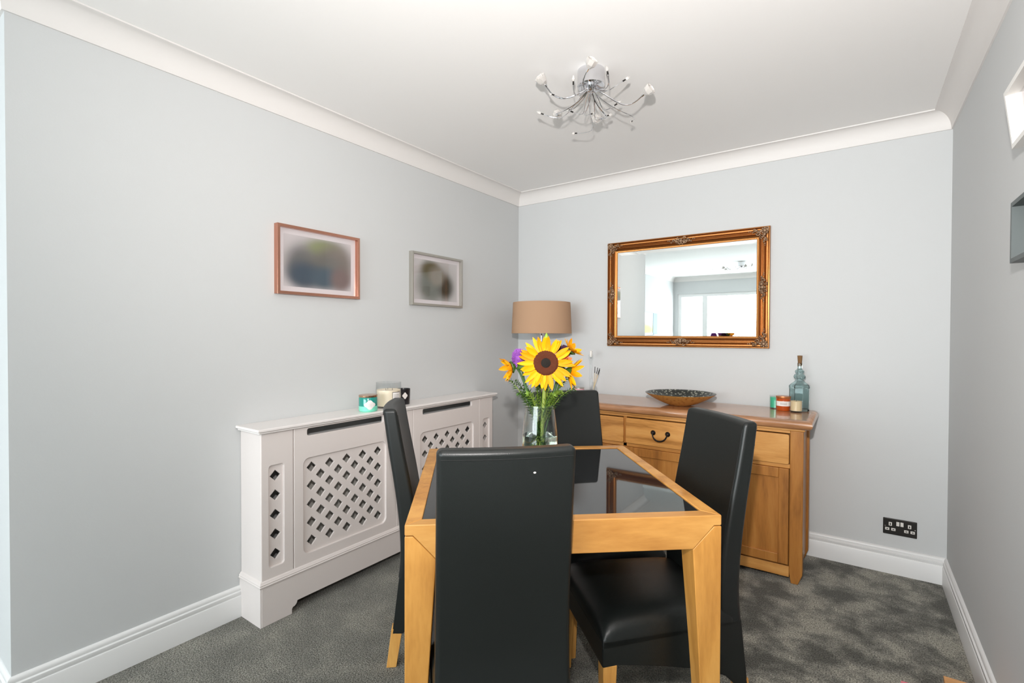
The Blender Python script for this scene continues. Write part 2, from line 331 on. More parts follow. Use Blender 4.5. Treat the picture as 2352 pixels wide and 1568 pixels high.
for ya, yb in ((Y0, -2.056), (-1.452, -1.322), (-0.718, Y1)):
    yc = (ya+yb)/2 if ya != Y0 else -2.138
    if yb == Y1: yc = -0.640
    st = plate('stile', [(ya+0.001, 0.17), (yb-0.003, 0.17), (yb-0.003, 0.836), (ya+0.001, 0.836)], [rrect(yc-0.034, yc+0.034, 0.243, 0.690, 0.012)], 0.016, onX(xF), RADW, rc, 0.003)
    plate('stile_lattice', [(yc-0.042, 0.235), (yc+0.042, 0.235), (yc+0.042, 0.70), (yc-0.042, 0.70)], [diamond(yc, 0.641-i*0.087, 0.024) for i in range(5)], 0.009, onX(xF-0.004), RADW, st, 0.002)
for ya, yb, yc in ((-2.056, -1.452, -1.765), (-1.322, -0.718, -1.021)):
    dp = plate('front_panel', [(ya, 0.17), (yb, 0.17), (yb, 0.836), (ya, 0.836)],
               [rrect(yc-0.243, yc+0.243, 0.243, 0.688, 0.030), rrect(yc-0.224, yc+0.224, 0.793, 0.826, 0.010)], 0.016, onX(xF), RADW, rc, 0.003)
    hs = []
    for k in range(9):
        y = yc-0.196+k*0.049
        for i in range(5 if k % 2 == 0 else 4): hs.append(diamond(y, 0.641-i*0.0868-(0 if k % 2 == 0 else 0.0434), 0.0245))
    plate('lattice', [(yc-0.25, 0.235), (yc+0.25, 0.235), (yc+0.25, 0.695), (yc-0.25, 0.695)], hs, 0.009, onX(xF-0.004), RADW, dp, 0.0022)
def foot_line():
    out = [(Y0-0.002, 0), (-2.072, 0), (-2.072, 0.020)]
    for i in range(5): a = i/4*PI/2; out.append((-2.072+0.022*math.sin(a)+0.004, 0.028+0.022*(1-math.cos(a))))
    out += [(-1.412, 0.050), (-1.408, 0.045), (-1.408, 0), (-1.366, 0), (-1.366, 0.045), (-1.362, 0.050), (-0.735, 0.050), (-0.712, 0.040), (-0.702, 0.02), (-0.702, 0), (Y1+0.002, 0)]
    return out
plate('plinth', foot_line()+[(Y1+0.002, 0.172), (Y0-0.002, 0.172)], [], 0.012, onX(0.170), RADW, rc, 0.001)
for ya in (Y0-0.008, Y1-0.001): build('plinth_end', MB().box(0.001, 0.181, ya, ya+0.009, 0, 0.172), RADW, rc)
pm = [(0.0, 0.170), (0.014, 0.170), (0.016, 0.176), (0.013, 0.180), (0.014, 0.184), (0.010, 0.188), (0.008, 0.192), (0.0, 0.197)]
ring = []
for (a, z) in pm: ring.append([(0.002, Y0-a*0.8, z), (0.171+a, Y0-a*0.8, z), (0.171+a, Y1+a*0.8, z), (0.002, Y1+a*0.8, z)])
build('plinth_moulding', MB().loft(ring, cap=False, closed=False), RADW, rc, smooth=20)

# ---------------------------------------------------------------- dining table
TC = Vector((1.322, -1.765, 0)); TA = math.atan2(0.648, 0.761); TH = 0.752; L2 = 0.4475
tb = thing('dining_table', 'square light wooden dining table with an inset black glass top', 'table', TC, TA)
RT = Matrix.Rotation(0, 4, 'Z')
def rot4(k, p): a = k*PI/2; return (p[0]*math.cos(a)-p[1]*math.sin(a), p[0]*math.sin(a)+p[1]*math.cos(a), p[2])
bw, ap = 0.043, 0.096
for k in range(4):
    o_ = [(-L2, TH), (-L2, TH-0.030), (-L2+0.022, TH-0.030), (-L2+0.084, TH-ap), (L2-0.084, TH-ap), (L2-0.022, TH-0.030), (L2, TH-0.030), (L2, TH)]
    cl = lambda u: max(-L2+bw, min(L2-bw, u))
    mb = MB().poly(o_, lambda u, z: rot4(k, (u, -L2, z)), lambda u, z: rot4(k, (cl(u), -L2+bw, z)))
    build('table_rail', mb, TWOODX if k % 2 == 0 else TWOOD, tb, bevel=0.003, local=True)
    s = [(TH-0.0315, 0.0225), (TH-0.060, 0.050), (TH-ap-0.001, 0.085), (0.35, 0.066), (0.0, 0.047)]
    rings = [[rot4(k, (-L2, -L2, z)), rot4(k, (-L2+w, -L2, z)), rot4(k, (-L2+w, -L2+w, z)), rot4(k, (-L2, -L2+w, z))] for z, w in s]
    build('leg', MB().loft(rings), TWOOD, tb, bevel=0.003, local=True)
build('glass_top', MB().box(-L2+bw+0.001, L2-bw-0.001, -L2+bw+0.001, L2-bw-0.001, TH-0.012, TH-0.004), BGLASS, tb, local=True)
build('glass_support', MB().box(-L2+bw, L2-bw, -L2+bw, -L2+bw+0.02, TH-0.04, TH-0.013).box(-L2+bw, L2-bw, L2-bw-0.02, L2-bw, TH-0.04, TH-0.013), TWOODX, tb, local=True)

# ---------------------------------------------------------------- dining chairs
PR = [(0.0, -0.28), (0.13, -0.265), (0.30, -0.245), (0.42, -0.233), (0.55, -0.237), (0.70, -0.255), (0.85, -0.278), (0.985, -0.296)]
def yr(z):
    z = max(0, min(0.985, z))
    for i in range(len(PR)-1):
        if PR[i][0] <= z <= PR[i+1][0]:
            p0 = PR[max(i-1, 0)]; p1 = PR[i]; p2 = PR[i+1]; p3 = PR[min(i+2, len(PR)-1)]
            t = (z-p1[0])/(p2[0]-p1[0]); h = p2[0]-p1[0]
            m1 = (p2[1]-p0[1])/(p2[0]-p0[0])*h; m2 = (p3[1]-p1[1])/(p3[0]-p1[0])*h
            return (2*t**3-3*t*t+1)*p1[1]+(t**3-2*t*t+t)*m1+(-2*t**3+3*t*t)*p2[1]+(t**3-t*t)*m2
    return PR[-1][1]
YF, HF, HB = 0.258, 0.222, 0.178
def sw(y): return HB+(HF-HB)*(y+0.235)/(YF+0.235)
def chair_meshes():
    P = {}
    # backrest: gently curved slab
    nx, nz = 10, 18; rings = []
    for i in range(nz+1):
        z = 0.33+(0.985-0.33)*i/nz; hw = 0.180-0.004*i/nz; ring = []; th = 0.080-0.026*i/nz; bul = 0.016*min(1, max(0, (z-0.42)/0.35))
        for j in range(nx+1): u = -1+2*j/nx; ring.append((u*hw, yr(z)-bul*(1-u*u)+0.003, z))
        for j in range(nx+1): u = 1-2*j/nx; ring.append((u*hw, yr(z)-bul*(1-u*u)+th, z))
        rings.append(ring)
    P['backrest'] = MB().loft(rings)
    # crowned seat
    n = 18; rings = []; mb = MB(); vs_ = []; fs = []
    for i in range(n+1):
        v = math.sin((-1+2*i/n)*PI/2)
        for j in range(n+1):
            u = math.sin((-1+2*j/n)*PI/2); y = 0.5*(YF-0.20)+v*0.5*(YF+0.20)
            z = 0.352+0.066*((1-abs(u)**7)*(1-abs(v)**7))**0.42+0.006*(1-u*u)*(1-v*v)
            vs_.append((u*(sw(y)), y, z))
    for i in range(n):
        for j in range(n): a = i*(n+1)+j; fs.append((a, a+1, a+n+2, a+n+1))
    mb.add(vs_, fs); border = [j for j in range(n+1)]+[i*(n+1)+n for i in range(1, n+1)]+[n*(n+1)+j for j in range(n-1, -1, -1)]+[i*(n+1) for i in range(n-1, 0, -1)]
    m0 = len(mb.v); mb.v += [(vs_[b][0], vs_[b][1], 0.335) for b in border]; k = len(border)
    for i in range(k): mb.f.append([border[i], border[(i+1) % k], m0+(i+1) % k, m0+i])
    mb.f.append(list(range(m0, m0+k))); P['seat'] = mb
    # skirt
    mb = MB()
    side = [(yr(0.345)+0.006, 0.345), (yr(0.30)+0.006, 0.30), (yr(0.22)+0.006, 0.22), (yr(0.13)+0.006, 0.13), (-0.218, 0.13)]
    for i in range(1, 11): t = i/10; side.append((-0.218+t*(YF-0.046+0.218), 0.13+0.148*t**0.55))
    side += [(YF, 0.278), (YF, 0.356)]
    for sg in (-1, 1):
        mb.poly(side, lambda y, z: (sg*sw(y), y, z), lambda y, z: (sg*(sw(y)-0.025), y, z))
    mb.box(-HF+0.002, HF-0.002, YF-0.025, YF+0.001, 0.278, 0.353)
    rows = [0.13+0.22*i/8 for i in range(9)]
    for sg in (-1, 1):
        rr = []
        for z in rows:
            a = 0.132*math.sqrt(max(0, 1-((z-0.13)/0.12)**2)) if z < 0.25 else 0.0
            rr.append([(sg*(HB-0.001), yr(z)+0.006, z), (sg*a, yr(z)+0.006, z), (sg*a, yr(z)+0.032, z), (sg*(HB-0.001), yr(z)+0.032, z)])
        mb.loft(rr)
    P['skirt'] = mb
    for sg in (-1, 1):
        P['rear%d' % sg] = MB().hull8([(sg*(HB-0.042), -0.281, 0), (sg*(HB-0.005), -0.281, 0), (sg*(HB-0.005), -0.244, 0), (sg*(HB-0.042), -0.244, 0)],
                                      [(sg*(HB-0.044), -0.262, 0.15), (sg*(HB-0.001), -0.262, 0.15), (sg*(HB-0.001), -0.220, 0.15), (sg*(HB-0.044), -0.220, 0.15)])
        P['front%d' % sg] = MB().hull8([(sg*(HF-0.034), YF-0.034, 0), (sg*(HF-0.002), YF-0.034, 0), (sg*(HF-0.002), YF-0.002, 0), (sg*(HF-0.034), YF-0.002, 0)],
                                       [(sg*(HF-0.046), YF-0.046, 0.279), (sg*(HF-0.003), YF-0.046, 0.279), (sg*(HF-0.003), YF-0.002, 0.279), (sg*(HF-0.046), YF-0.002, 0.279)])
    # seams on the back: along the top and down both sides
    zt = 0.962; hw = 0.166; pts = []
    for z in [0.40+0.0562*i for i in range(10)]: pts.append((-hw-0.004, yr(z)-0.016*min(1, max(0, (z-0.42)/0.35))*(1-0.87)+0.0015, z))
    top = [(-hw+2*hw*j/16, yr(zt)-0.016*(1-(-0.94+1.88*j/16)**2)+0.0022, zt) for j in range(17)]
    P['seam'] = MB().tube(top, 0.0011, 5)
    fr = [(0.1655, yr(z)+0.080-0.026*(z-0.33)/0.655-0.0022, z) for z in [0.46+0.05*i for i in range(11)]]
    P['seam2'] = MB().tube(fr, 0.0011, 5); P['seam3'] = MB().tube([(-x, y, z) for x, y, z in fr], 0.0011, 5)
    return P
def make_chair(label, loc, deg):
    t = thing('dining_chair', label, 'chair', (loc[0], loc[1], 0), math.radians(deg-90), 'black dining chairs around the table')
    P = chair_meshes()
    b = build('backrest', P['backrest'], LEATH, t, bevel=0.015, seg=5, local=True); build('seam', P['seam'], SEAM, b, local=True); build('seam', P['seam2'], SEAM, b, local=True); build('seam', P['seam3'], SEAM, b, local=True)
    build('seat', P['seat'], LEATH, t, local=True, smooth=60); build('skirt', P['skirt'], LEATH, t, bevel=0.003, local=True)
    for k in ('rear-1', 'rear1', 'front-1', 'front1'): build('leg', P[k], LEGW, t, bevel=0.002, local=True)
    return t
def copy_tree(o, parent=None):
    c = o.copy(); COL.objects.link(c); c.parent = parent
    for ch in list(o.children): copy_tree(ch, c)
    return c
CH = [((1.358, -2.113), 134.4, 'nearest black leather dining chair, its tall back to the camera with a white fleck'),
      ((0.904, -1.751), 42.8, 'black leather dining chair left of the table, beside the radiator cover, seen edge-on'),
      ((1.677, -1.630), 226.1, 'black leather dining chair right of the table, its seat and shiny back edge showing'),
      ((1.282, -1.297), -36.7, 'far black leather dining chair between the table and the sideboard, behind the flower vase')]
c0 = make_chair(CH[0][2], CH[0][0], CH[0][1]); chairs = [c0]
for (loc, deg, lab) in CH[1:]:
    c = copy_tree(c0); c.location = (loc[0], loc[1], 0); c.rotation_euler = (0, 0, math.radians(deg-90)); c['label'] = lab; chairs.append(c)
fk = build('paint_fleck', MB().ball((0.065, yr(0.925)-0.0125, 0.925), (0.0035, 0.001, 0.0025), 8, 5), PLAST, c0, local=True); fk['label'] = 'small white fleck on the leather'

# ---------------------------------------------------------------- sideboard
SX0, SX1, SF, SB, ST = 0.577, 2.050, -0.451, -0.035, 0.842
sb = thing('sideboard', 'golden oak sideboard with three drawers over three doors against the back wall', 'sideboard', (1.325, -0.24, 0))
prof = [(0.0, -0.047), (0.018, -0.047), (0.027, -0.045), (0.035, -0.038), (0.040, -0.027), (0.039, -0.017), (0.033, -0.008), (0.022, -0.0015), (0.010, 0.0), (0.0, 0.0)]
rings = [[(SX0-a, SF-a*0.9, ST+z), (SX1+a, SF-a*0.9, ST+z), (SX1+a, SB, ST+z), (SX0-a, SB, ST+z)] for a, z in prof]
build('worktop', MB().loft(rings), OAKT, sb, smooth=50)
build('top_moulding', MB().box(SX0-0.004, SX1+0.006, SF-0.006, SB, ST-0.060, ST-0.047), OAKX, sb, bevel=0.004)
for x0, x1 in ((SX0, SX0+0.060), (SX1-0.060, SX1)):
    for y0, y1 in ((SF, SF+0.055), (SB-0.055, SB)):
        fx = x0 if x0 == SX0 else x1; dx = 0.022 if x0 == SX0 else -0.022; 
        q = lambda z, i0, i1, j0, j1: [(i0, j0, z), (i1, j0, z), (i1, j1, z), (i0, j1, z)]
        build('leg', MB().loft([q(0, x0+0.008, x1-0.020 if x0 != SX0 else x1-0.008, y0+0.006, y1-0.010), q(0.055, x0, x1, y0, y1), q(ST-0.060, x0, x1, y0, y1)]), OAKZ, sb, bevel=0.004)
build('carcass', MB().box(SX0+0.012, SX1-0.012, SF+0.055, SB-0.005, 0.055, ST-0.060).box(SX0+0.06, SX1-0.06, SF+0.006, SF+0.06, 0.055, 0.062), OAKZ, sb)
mb = MB().box(SX0+0.06, SX1-0.06, SF+0.004, SF+0.05, 0.030, 0.085).box(SX0+0.06, SX1-0.06, SF+0.004, SF+0.05, 0.768, ST-0.060).box(SX0+0.06, SX1-0.06, SF+0.010, SF+0.05, 0.586, 0.608)
build('face_rail', mb, OAKX, sb, bevel=0.002)
mb = MB()
for x in (1.1025, 1.5475): build('face_post', MB().box(x-0.010, x+0.010, SF+0.010, SF+0.05, 0.085, 0.768), OAKZ, sb)
def handle(xc, zc, parent, y):
    mb = MB()
    for s in (-1, 1):
        mb.lathe([(0.001, 0), (0.014, 0.0), (0.015, 0.003), (0.010, 0.007), (0.006, 0.014), (0.001, 0.016)], (xc+s*0.043, y, zc+0.014), 16, Matrix.Rotation(PI/2, 3, 'X'))
    pts = bez([(xc-0.043, y-0.015, zc+0.012), (xc-0.038, y-0.030, zc-0.042), (xc+0.038, y-0.030, zc-0.042), (xc+0.043, y-0.015, zc+0.012)], 18)
    mb.tube(pts, [0.0036+0.0012*math.sin(PI*i/18) for i in range(19)], 8)
    build('handle', mb, BLACKM, parent)
for (xa, xb) in ((0.664, 1.095), (1.110, 1.540), (1.555, 1.986)):
    d = build('drawer', MB().poly(rrect(xa, xb, 0.608, 0.762, 0.010, 4), lambda x, z: (x, SF-0.003, z), lambda x, z: (x, SF+0.02, z)), OAKX, sb, bevel=0.0035)
    handle((xa+xb)/2, 0.676, d, SF-0.003)
    s_ = 0.046; z0, z1 = 0.093, 0.585
    dr = build('door', MB().box(xa, xa+s_, SF-0.001, SF+0.02, z0, z1).box(xb-s_, xb, SF-0.001, SF+0.02, z0, z1).box(xa+s_, xb-s_, SF-0.001, SF+0.02, z0, z0+0.048).box(xa+s_, xb-s_, SF-0.001, SF+0.02, z1-0.050, z1), OAKZ, sb, bevel=0.003)
    build('door_panel', MB().box(xa+s_-0.004, xb-s_+0.004, SF+0.008, SF+0.018, z0+0.044, z1-0.046), OAKZ, dr)
    build('door_knob', MB().lathe([(0.001, 0), (0.006, 0), (0.006, 0.010), (0.013, 0.016), (0.012, 0.023), (0.001, 0.026)], (xa+0.022, SF-0.001, 0.36), 16, Matrix.Rotation(PI/2, 3, 'X')), BLACKM, dr)

# ---------------------------------------------------------------- things on the sideboard
bo = thing('decorative_bowl', 'wide shallow bronze bowl with a mosaic inside on the oak sideboard', 'bowl', (1.385, -0.275, ST))
prof = [(0.001, 0.0), (0.055, 0.0), (0.070, 0.004), (0.10, 0.015), (0.135, 0.031), (0.165, 0.047), (0.19, 0.063), (0.203, 0.072), (0.205, 0.0745)]
m = BRASS; nt = m.node_tree; b = nt.nodes['Principled BSDF']
def cells(m, c1, c2, sc):
    nt = m.node_tree; b = nt.nodes['Principled BSDF']; tc = nt.nodes.new('ShaderNodeTexCoord'); vo = nt.nodes.new('ShaderNodeTexVoronoi'); vo.inputs['Scale'].default_value = sc
    r = ramp(nt, [(0.0, c1), (0.45, c2)]); nt.links.new(tc.outputs['Object'], vo.inputs['Vector']); nt.links.new(vo.outputs['Distance'], r.inputs['Fac']); nt.links.new(r.outputs['Color'], b.inputs['Base Color'])
cells(BRASS, (150, 88, 20), (204, 152, 80), 46)
MOS = mat('bowl_mosaic', (110, 114, 104), 0.3, 0.4); cells(MOS, (206, 208, 190), (52, 54, 50), 58)
build('outer_shell', MB().lathe(prof, bo.location, 48), BRASS, bo)
build('mosaic_lining', MB().lathe([(0.205, 0.0745), (0.200, 0.0735), (0.185, 0.063), (0.165, 0.050), (0.135, 0.034), (0.10, 0.018), (0.06, 0.008), (0.001, 0.006)], bo.location, 48), MOS, bo)

bt = thing('glass_bottle', 'tall pale blue faceted glass bottle with a cork on the right end of the sideboard', 'bottle', (2.000, -0.098, ST))
bl = bt.location; pr_ = [(0.001, 0.001), (0.050, 0.001), (0.053, 0.006), (0.053, 0.128), (0.056, 0.132), (0.056, 0.142), (0.052, 0.146)]
sh = [(0.048, 0.150), (0.030, 0.163), (0.022, 0.172), (0.021, 0.178), (0.029, 0.184), (0.032, 0.194), (0.028, 0.204), (0.020, 0.209), (0.020, 0.213), (0.024, 0.217), (0.025, 0.224), (0.021, 0.230), (0.015, 0.234), (0.012, 0.240), (0.012, 0.268), (0.014, 0.270)]
inn = [(r-0.0035, z+0.001) for r, z in sh[::-1][1:]]+[(0.047, 0.140), (0.049, 0.125), (0.049, 0.012), (0.001, 0.010)]
build('bottle_body', MB().lathe(pr_+sh+inn, bl, 8, phase=PI/8), BOTG, bt, smooth=20)
build('cork', MB().lathe([(0.001, 0.252), (0.0085, 0.252), (0.013, 0.312), (0.001, 0.313)], bl, 18), CORK, bt)
tl = thing('votive_candle', 'small clear glass votive with cream wax in front of the pale blue bottle', 'candle', (1.991, -0.172, ST))
c_ = tl.location
build('glass_holder', MB().lathe([(0.001, 0.0), (0.027, 0.0), (0.0305, 0.006), (0.0305, 0.064), (0.029, 0.064), (0.0285, 0.008), (0.001, 0.005)], c_, 28), TGL, tl)
build('wax', MB().lathe([(0.001, 0.007), (0.0282, 0.009), (0.0282, 0.062), (0.020, 0.060), (0.001, 0.060)], c_, 28), CREAM, tl)
build('wick', MB().tube([(c_.x, c_.y, ST+0.060), (c_.x+0.001, c_.y, ST+0.070)], 0.001, 6), INK, tl)
oc = thing('jar_candle', 'amber jar candle with a copper lid and white label, left of the bottle', 'candle', (1.924, -0.140, ST)); c_ = oc.location
build('jar', MB().lathe([(0.001, 0), (0.034, 0.001), (0.037, 0.006), (0.037, 0.070), (0.001, 0.070)], c_, 32), AMBER, oc)
build('lid', MB().lathe([(0.001, 0.071), (0.038, 0.071), (0.039, 0.074), (0.038, 0.082), (0.001, 0.083)], c_, 32), COPL, oc)
def wrap_label(parent, c, r, a0, a1, z0, z1, m, name='label', n=14):
    mb = MB(); rings = []
    for i in range(n+1):
        a = a0+(a1-a0)*i/n; rings.append([(c[0]+rr*math.cos(a), c[1]+rr*math.sin(a), c[2]+z) for rr, z in ((r, z0), (r+0.0006, z0), (r+0.0006, z1), (r, z1))])
    return build(name, mb.loft(rings), m, parent)
ac = math.atan2(-3.306+0.14, 2.265-1.924)
lb = wrap_label(oc, c_, 0.0372, ac-1.1, ac+1.1, 0.028, 0.055, PAPER)
for zz in (0.036, 0.041, 0.046): wrap_label(lb, c_, 0.0379, ac-0.4, ac+0.5, zz, zz+0.0012, INK, 'printed_line')
gc = thing('tumbler_candle', 'green candle in a clear glass tumbler, leftmost of the candles beside the bottle', 'candle', (1.877, -0.075, ST)); c_ = gc.location
build('glass_holder', MB().lathe([(0.001, 0.0), (0.030, 0.0), (0.031, 0.076), (0.0298, 0.076), (0.029, 0.006), (0.001, 0.004)], c_, 28), TGL, gc)
build('wax', MB().lathe([(0.001, 0.006), (0.0285, 0.006), (0.0292, 0.066), (0.001, 0.065)], c_, 28), GREENW, gc)
rd = thing('reed_diffuser', 'glass reed diffuser with black-tipped sticks at the left part of the sideboard', 'diffuser', (0.772, -0.20, ST)); c_ = rd.location
build('glass_flask', MB().lathe([(0.001, 0), (0.024, 0), (0.026, 0.004), (0.026, 0.060), (0.020, 0.070), (0.012, 0.074), (0.012, 0.100), (0.010, 0.100), (0.010, 0.072), (0.022, 0.058), (0.022, 0.006), (0.001, 0.005)], c_, 24), TGL, rd)
for (dx, dy, hh) in ((0.030, 0.0, 0.200), (0.005, 0.01, 0.205), (0.048, -0.006, 0.196), (0.040, 0.012, 0.185)):
    p0 = Vector((c_.x-dx*0.3, c_.y-dy*0.3, ST+0.01)); p1 = Vector((c_.x+dx, c_.y+dy, ST+hh))
    rdm = build('reed', MB().tube([p0, p0+(p1-p0)*0.78], 0.0016, 6), CREAM, rd); build('reed_tip', MB().tube([p0+(p1-p0)*0.78, p1], 0.0022, 6), REED, rdm)
pc = thing('pink_jar_candle', 'pink jar candle with a silver lid behind the bouquet on the sideboard', 'candle', (0.655, -0.19, ST)); c_ = pc.location
build('jar', MB().lathe([(0.001, 0), (0.033, 0.0), (0.035, 0.004), (0.035, 0.046), (0.001, 0.046)], c_, 28), PINK, pc)
build('lid', MB().lathe([(0.001, 0.047), (0.036, 0.047), (0.036, 0.054), (0.001, 0.055)], c_, 28), SILVER, pc)
cs = thing('candlestick', 'tall clear glass candlestick between the bouquet and the reed diffuser', 'candlestick', (0.716, -0.13, ST)); c_ = cs.location
build('glass_stem', MB().lathe([(0.001, 0), (0.030, 0), (0.030, 0.006), (0.009, 0.014), (0.010, 0.10), (0.014, 0.12), (0.009, 0.14), (0.010, 0.24), (0.018, 0.26), (0.018, 0.285), (0.001, 0.285)], c_, 24), TGL, cs)
build('candle', MB().lathe([(0.001, 0.27), (0.010, 0.27), (0.010, 0.312), (0.001, 0.316)], c_, 16), PLAST, cs)

# ---------------------------------------------------------------- things on the radiator cover
RZ = 0.859; camv = Vector((2.265, -3.306))
def facing(c): return math.atan2(camv.y-c[1], camv.x-c[0])
tc_ = thing('teal_jar_candle', 'squat teal jar candle with a rose-metal lid and white badge, leftmost on the radiator cover', 'candle', (0.140, -1.615, RZ)); c_ = tc_.location
build('jar', MB().lathe([(0.001, 0.0), (0.042, 0.0), (0.048, 0.005), (0.0488, 0.030), (0.001, 0.031)], c_, 36), MINT, tc_)
build('jar_upper', MB().lathe([(0.0488, 0.0302), (0.0488, 0.072), (0.047, 0.076), (0.001, 0.076)], c_, 36), TEAL, tc_)
build('lid', MB().lathe([(0.001, 0.0765), (0.048, 0.0765), (0.0488, 0.079), (0.0488, 0.086), (0.047, 0.0875), (0.001, 0.0875)], c_, 36), ROSEG, tc_)
def badge(c, r, a0, z0, ru, rv, parent, m=PAPER):
    n = 36; rings = []
    for q in (0.02, 0.3, 0.6, 0.8, 1.0):
        ring = []
        for i in range(n):
            t = 2*PI*i/n; k = 1+0.14*math.cos(4*t); u = q*ru*k*math.cos(t); v = q*rv*k*math.sin(t); a = a0+u/r
            ring.append((c[0]+r*math.cos(a), c[1]+r*math.sin(a), c[2]+z0+v))
        rings.append(ring)
    return build('label', MB().loft(rings, cap=False), m, parent)
fa = facing(c_)
lb = badge(c_, 0.0496, fa+0.18, 0.038, 0.028, 0.022, tc_)
for zz in (0.030, 0.036, 0.042): wrap_label(lb, c_, 0.0500, fa-0.02, fa+0.38, zz, zz+0.0006, SILVER, 'printed_line')
bc = thing('large_jar_candle', 'large clear glass candle with ivory wax and framed label on the radiator cover', 'candle', (0.112, -1.452, RZ)); c_ = bc.location
build('glass_jar', MB().lathe([(0.001, 0.0), (0.066, 0.0), (0.069, 0.004), (0.0695, 0.140), (0.0665, 0.140), (0.066, 0.010), (0.001, 0.008)], c_, 40), TGL, bc)
build('wax', MB().lathe([(0.001, 0.009), (0.0655, 0.010), (0.0658, 0.098), (0.058, 0.095), (0.001, 0.096)], c_, 40), IVORY, bc)
for dx, dy in ((0.02, 0.01), (-0.02, 0.012), (0, -0.02)): build('wick', MB().tube([(c_.x+dx, c_.y+dy, RZ+0.095), (c_.x+dx, c_.y+dy, RZ+0.106)], 0.0012, 6), INK, bc)
fa = facing(c_)
lb = wrap_label(bc, c_, 0.0699, fa+0.30, fa+1.02, 0.034, 0.090, INK); wrap_label(lb, c_, 0.0703, fa+0.33, fa+0.99, 0.037, 0.087, PAPER, 'label_field')
for zz in (0.050, 0.058, 0.066, 0.074): wrap_label(lb, c_, 0.0709, fa+0.42, fa+0.90, zz, zz+0.0014, INK, 'printed_line')
dk = thing('black_tumbler_candle', 'black tumbler candle half hidden behind the large ivory candle on the radiator cover', 'candle', (0.085, -1.318, RZ)); c_ = dk.location
build('tumbler', MB().lathe([(0.001, 0.0), (0.036, 0.0), (0.040, 0.090), (0.038, 0.090), (0.036, 0.070), (0.001, 0.070)], c_, 32), BLKJ, dk)
badge(c_, 0.0396, facing(c_)+0.25, 0.052, 0.014, 0.017, dk)

# ---------------------------------------------------------------- vase and flowers
VP = Vector((1.212, -1.611, TH-0.004))
vz = VP.z
prof = [(0.001, 0.0), (0.052, 0.0), (0.060, 0.004), (0.068, 0.030), (0.0735, 0.085), (0.072, 0.120), (0.066, 0.175), (0.059, 0.225), (0.0575, 0.235), (0.0560, 0.235), (0.0573, 0.224), (0.0640, 0.174), (0.0697, 0.120), (0.0712, 0.085), (0.066, 0.032), (0.057, 0.012), (0.001, 0.010)]
va = thing('glass_vase', 'clear barrel-shaped glass vase of flowers on the dining table', 'vase', VP)
build('vase_glass', MB().lathe(prof, VP, 48), GLASS, va, smooth=60)
build('water', MB().lathe([(0.001, 0.0105), (0.0565, 0.0125), (0.0655, 0.032), (0.0706, 0.085), (0.0695, 0.1135), (0.001, 0.1125)], VP, 48), WATER, va, smooth=60)
CAMP = Vector((2.265, -3.306, 1.266))
rt = R_.copy(); fw = Vector((F_.x, F_.y, 0)).normalized()
def vp(r, u, f=0.0): return VP+Vector((0, 0, 0))+rt*r+fw*f+Vector((0, 0, u-VP.z))
def frame_to(nrm, roll=0.0):
    n = Vector(nrm).normalized(); x = Vector((0, 0, 1)).cross(n)
    if x.length < 1e-3: x = Vector((1, 0, 0))
    x.normalize(); y = n.cross(x); M = Matrix((x, y, n)).transposed().to_4x4()
    return M @ Matrix.Rotation(roll, 4, 'Z')
def petal_mesh(l, w, curl=0.15, fold=0.25, tip=0.5, n=7):
    """petal lying along +x, curling towards +z"""
    rings = []; mb = MB(); vs_ = []; fs = []
    for i in range(n+1):
        t = i/n; hw = w*math.sin(PI*min(1, t*0.86+0.13))**0.8*(1 if t < 1 else 0.06); zc = curl*l*t*t
        for j in (-1, -0.5, 0, 0.5, 1): vs_.append((l*t, j*hw, zc+fold*hw*abs(j)**1.5))
    for i in range(n):
        for j in range(4): a = i*5+j; fs.append((a, a+1, a+6, a+5))
    return MB().add(vs_, fs)
def link_mesh(name, me, parent, M):
    o = bpy.data.objects.new(name, me); COL.objects.link(o); o.parent = parent; o.matrix_local = M; return o
def as_mesh(mb, m, name, solid=0.0):
    o = build(name, mb, m, smooth=80); me = o.data; bpy.data.objects.remove(o); return me
def petals(parent, r0, n, l, w, m, lift, curl, layers=2, jitter=0.12, name='petal'):
    ms = [as_mesh(petal_mesh(l*s, w*q, curl+c, 0.3), m if i % 3 else (PET2 if m is PET else m), 'petal') for i, (s, q, c) in enumerate(((1, 1, 0), (0.9, 1.05, 0.12), (1.06, 0.92, -0.10), (0.96, 1.0, 0.22)))]
    for Ly in range(layers):
        for i in range(n):
            a = 2*PI*(i+0.5*Ly)/n+random.uniform(-jitter, jitter)
            M = Matrix.Rotation(a, 4, 'Z') @ Matrix.Translation((r0, 0, -0.003*Ly)) @ Matrix.Rotation(-(lift+random.uniform(-0.14, 0.14)-0.10*Ly), 4, 'Y') @ Matrix.Rotation(random.uniform(-0.25, 0.25), 4, 'X')
            link_mesh(name, random.choice(ms), parent, M)
def flower_thing(name, label, cat, pos, nrm, roll=0, group=None):
    t = thing(name, label, cat, (0, 0, 0), 0, group)
    M = Matrix.Translation(pos) @ frame_to(nrm, roll); t.rotation_mode = 'XYZ'; t.location = M.to_translation(); t.rotation_euler = M.to_euler(); return t
def stem(parent, pts, r, m=STEM): return build('stem', MB().tube(bez(pts, 16), r, 8), m, parent)
to_cam = lambda p: (CAMP-p).normalized()
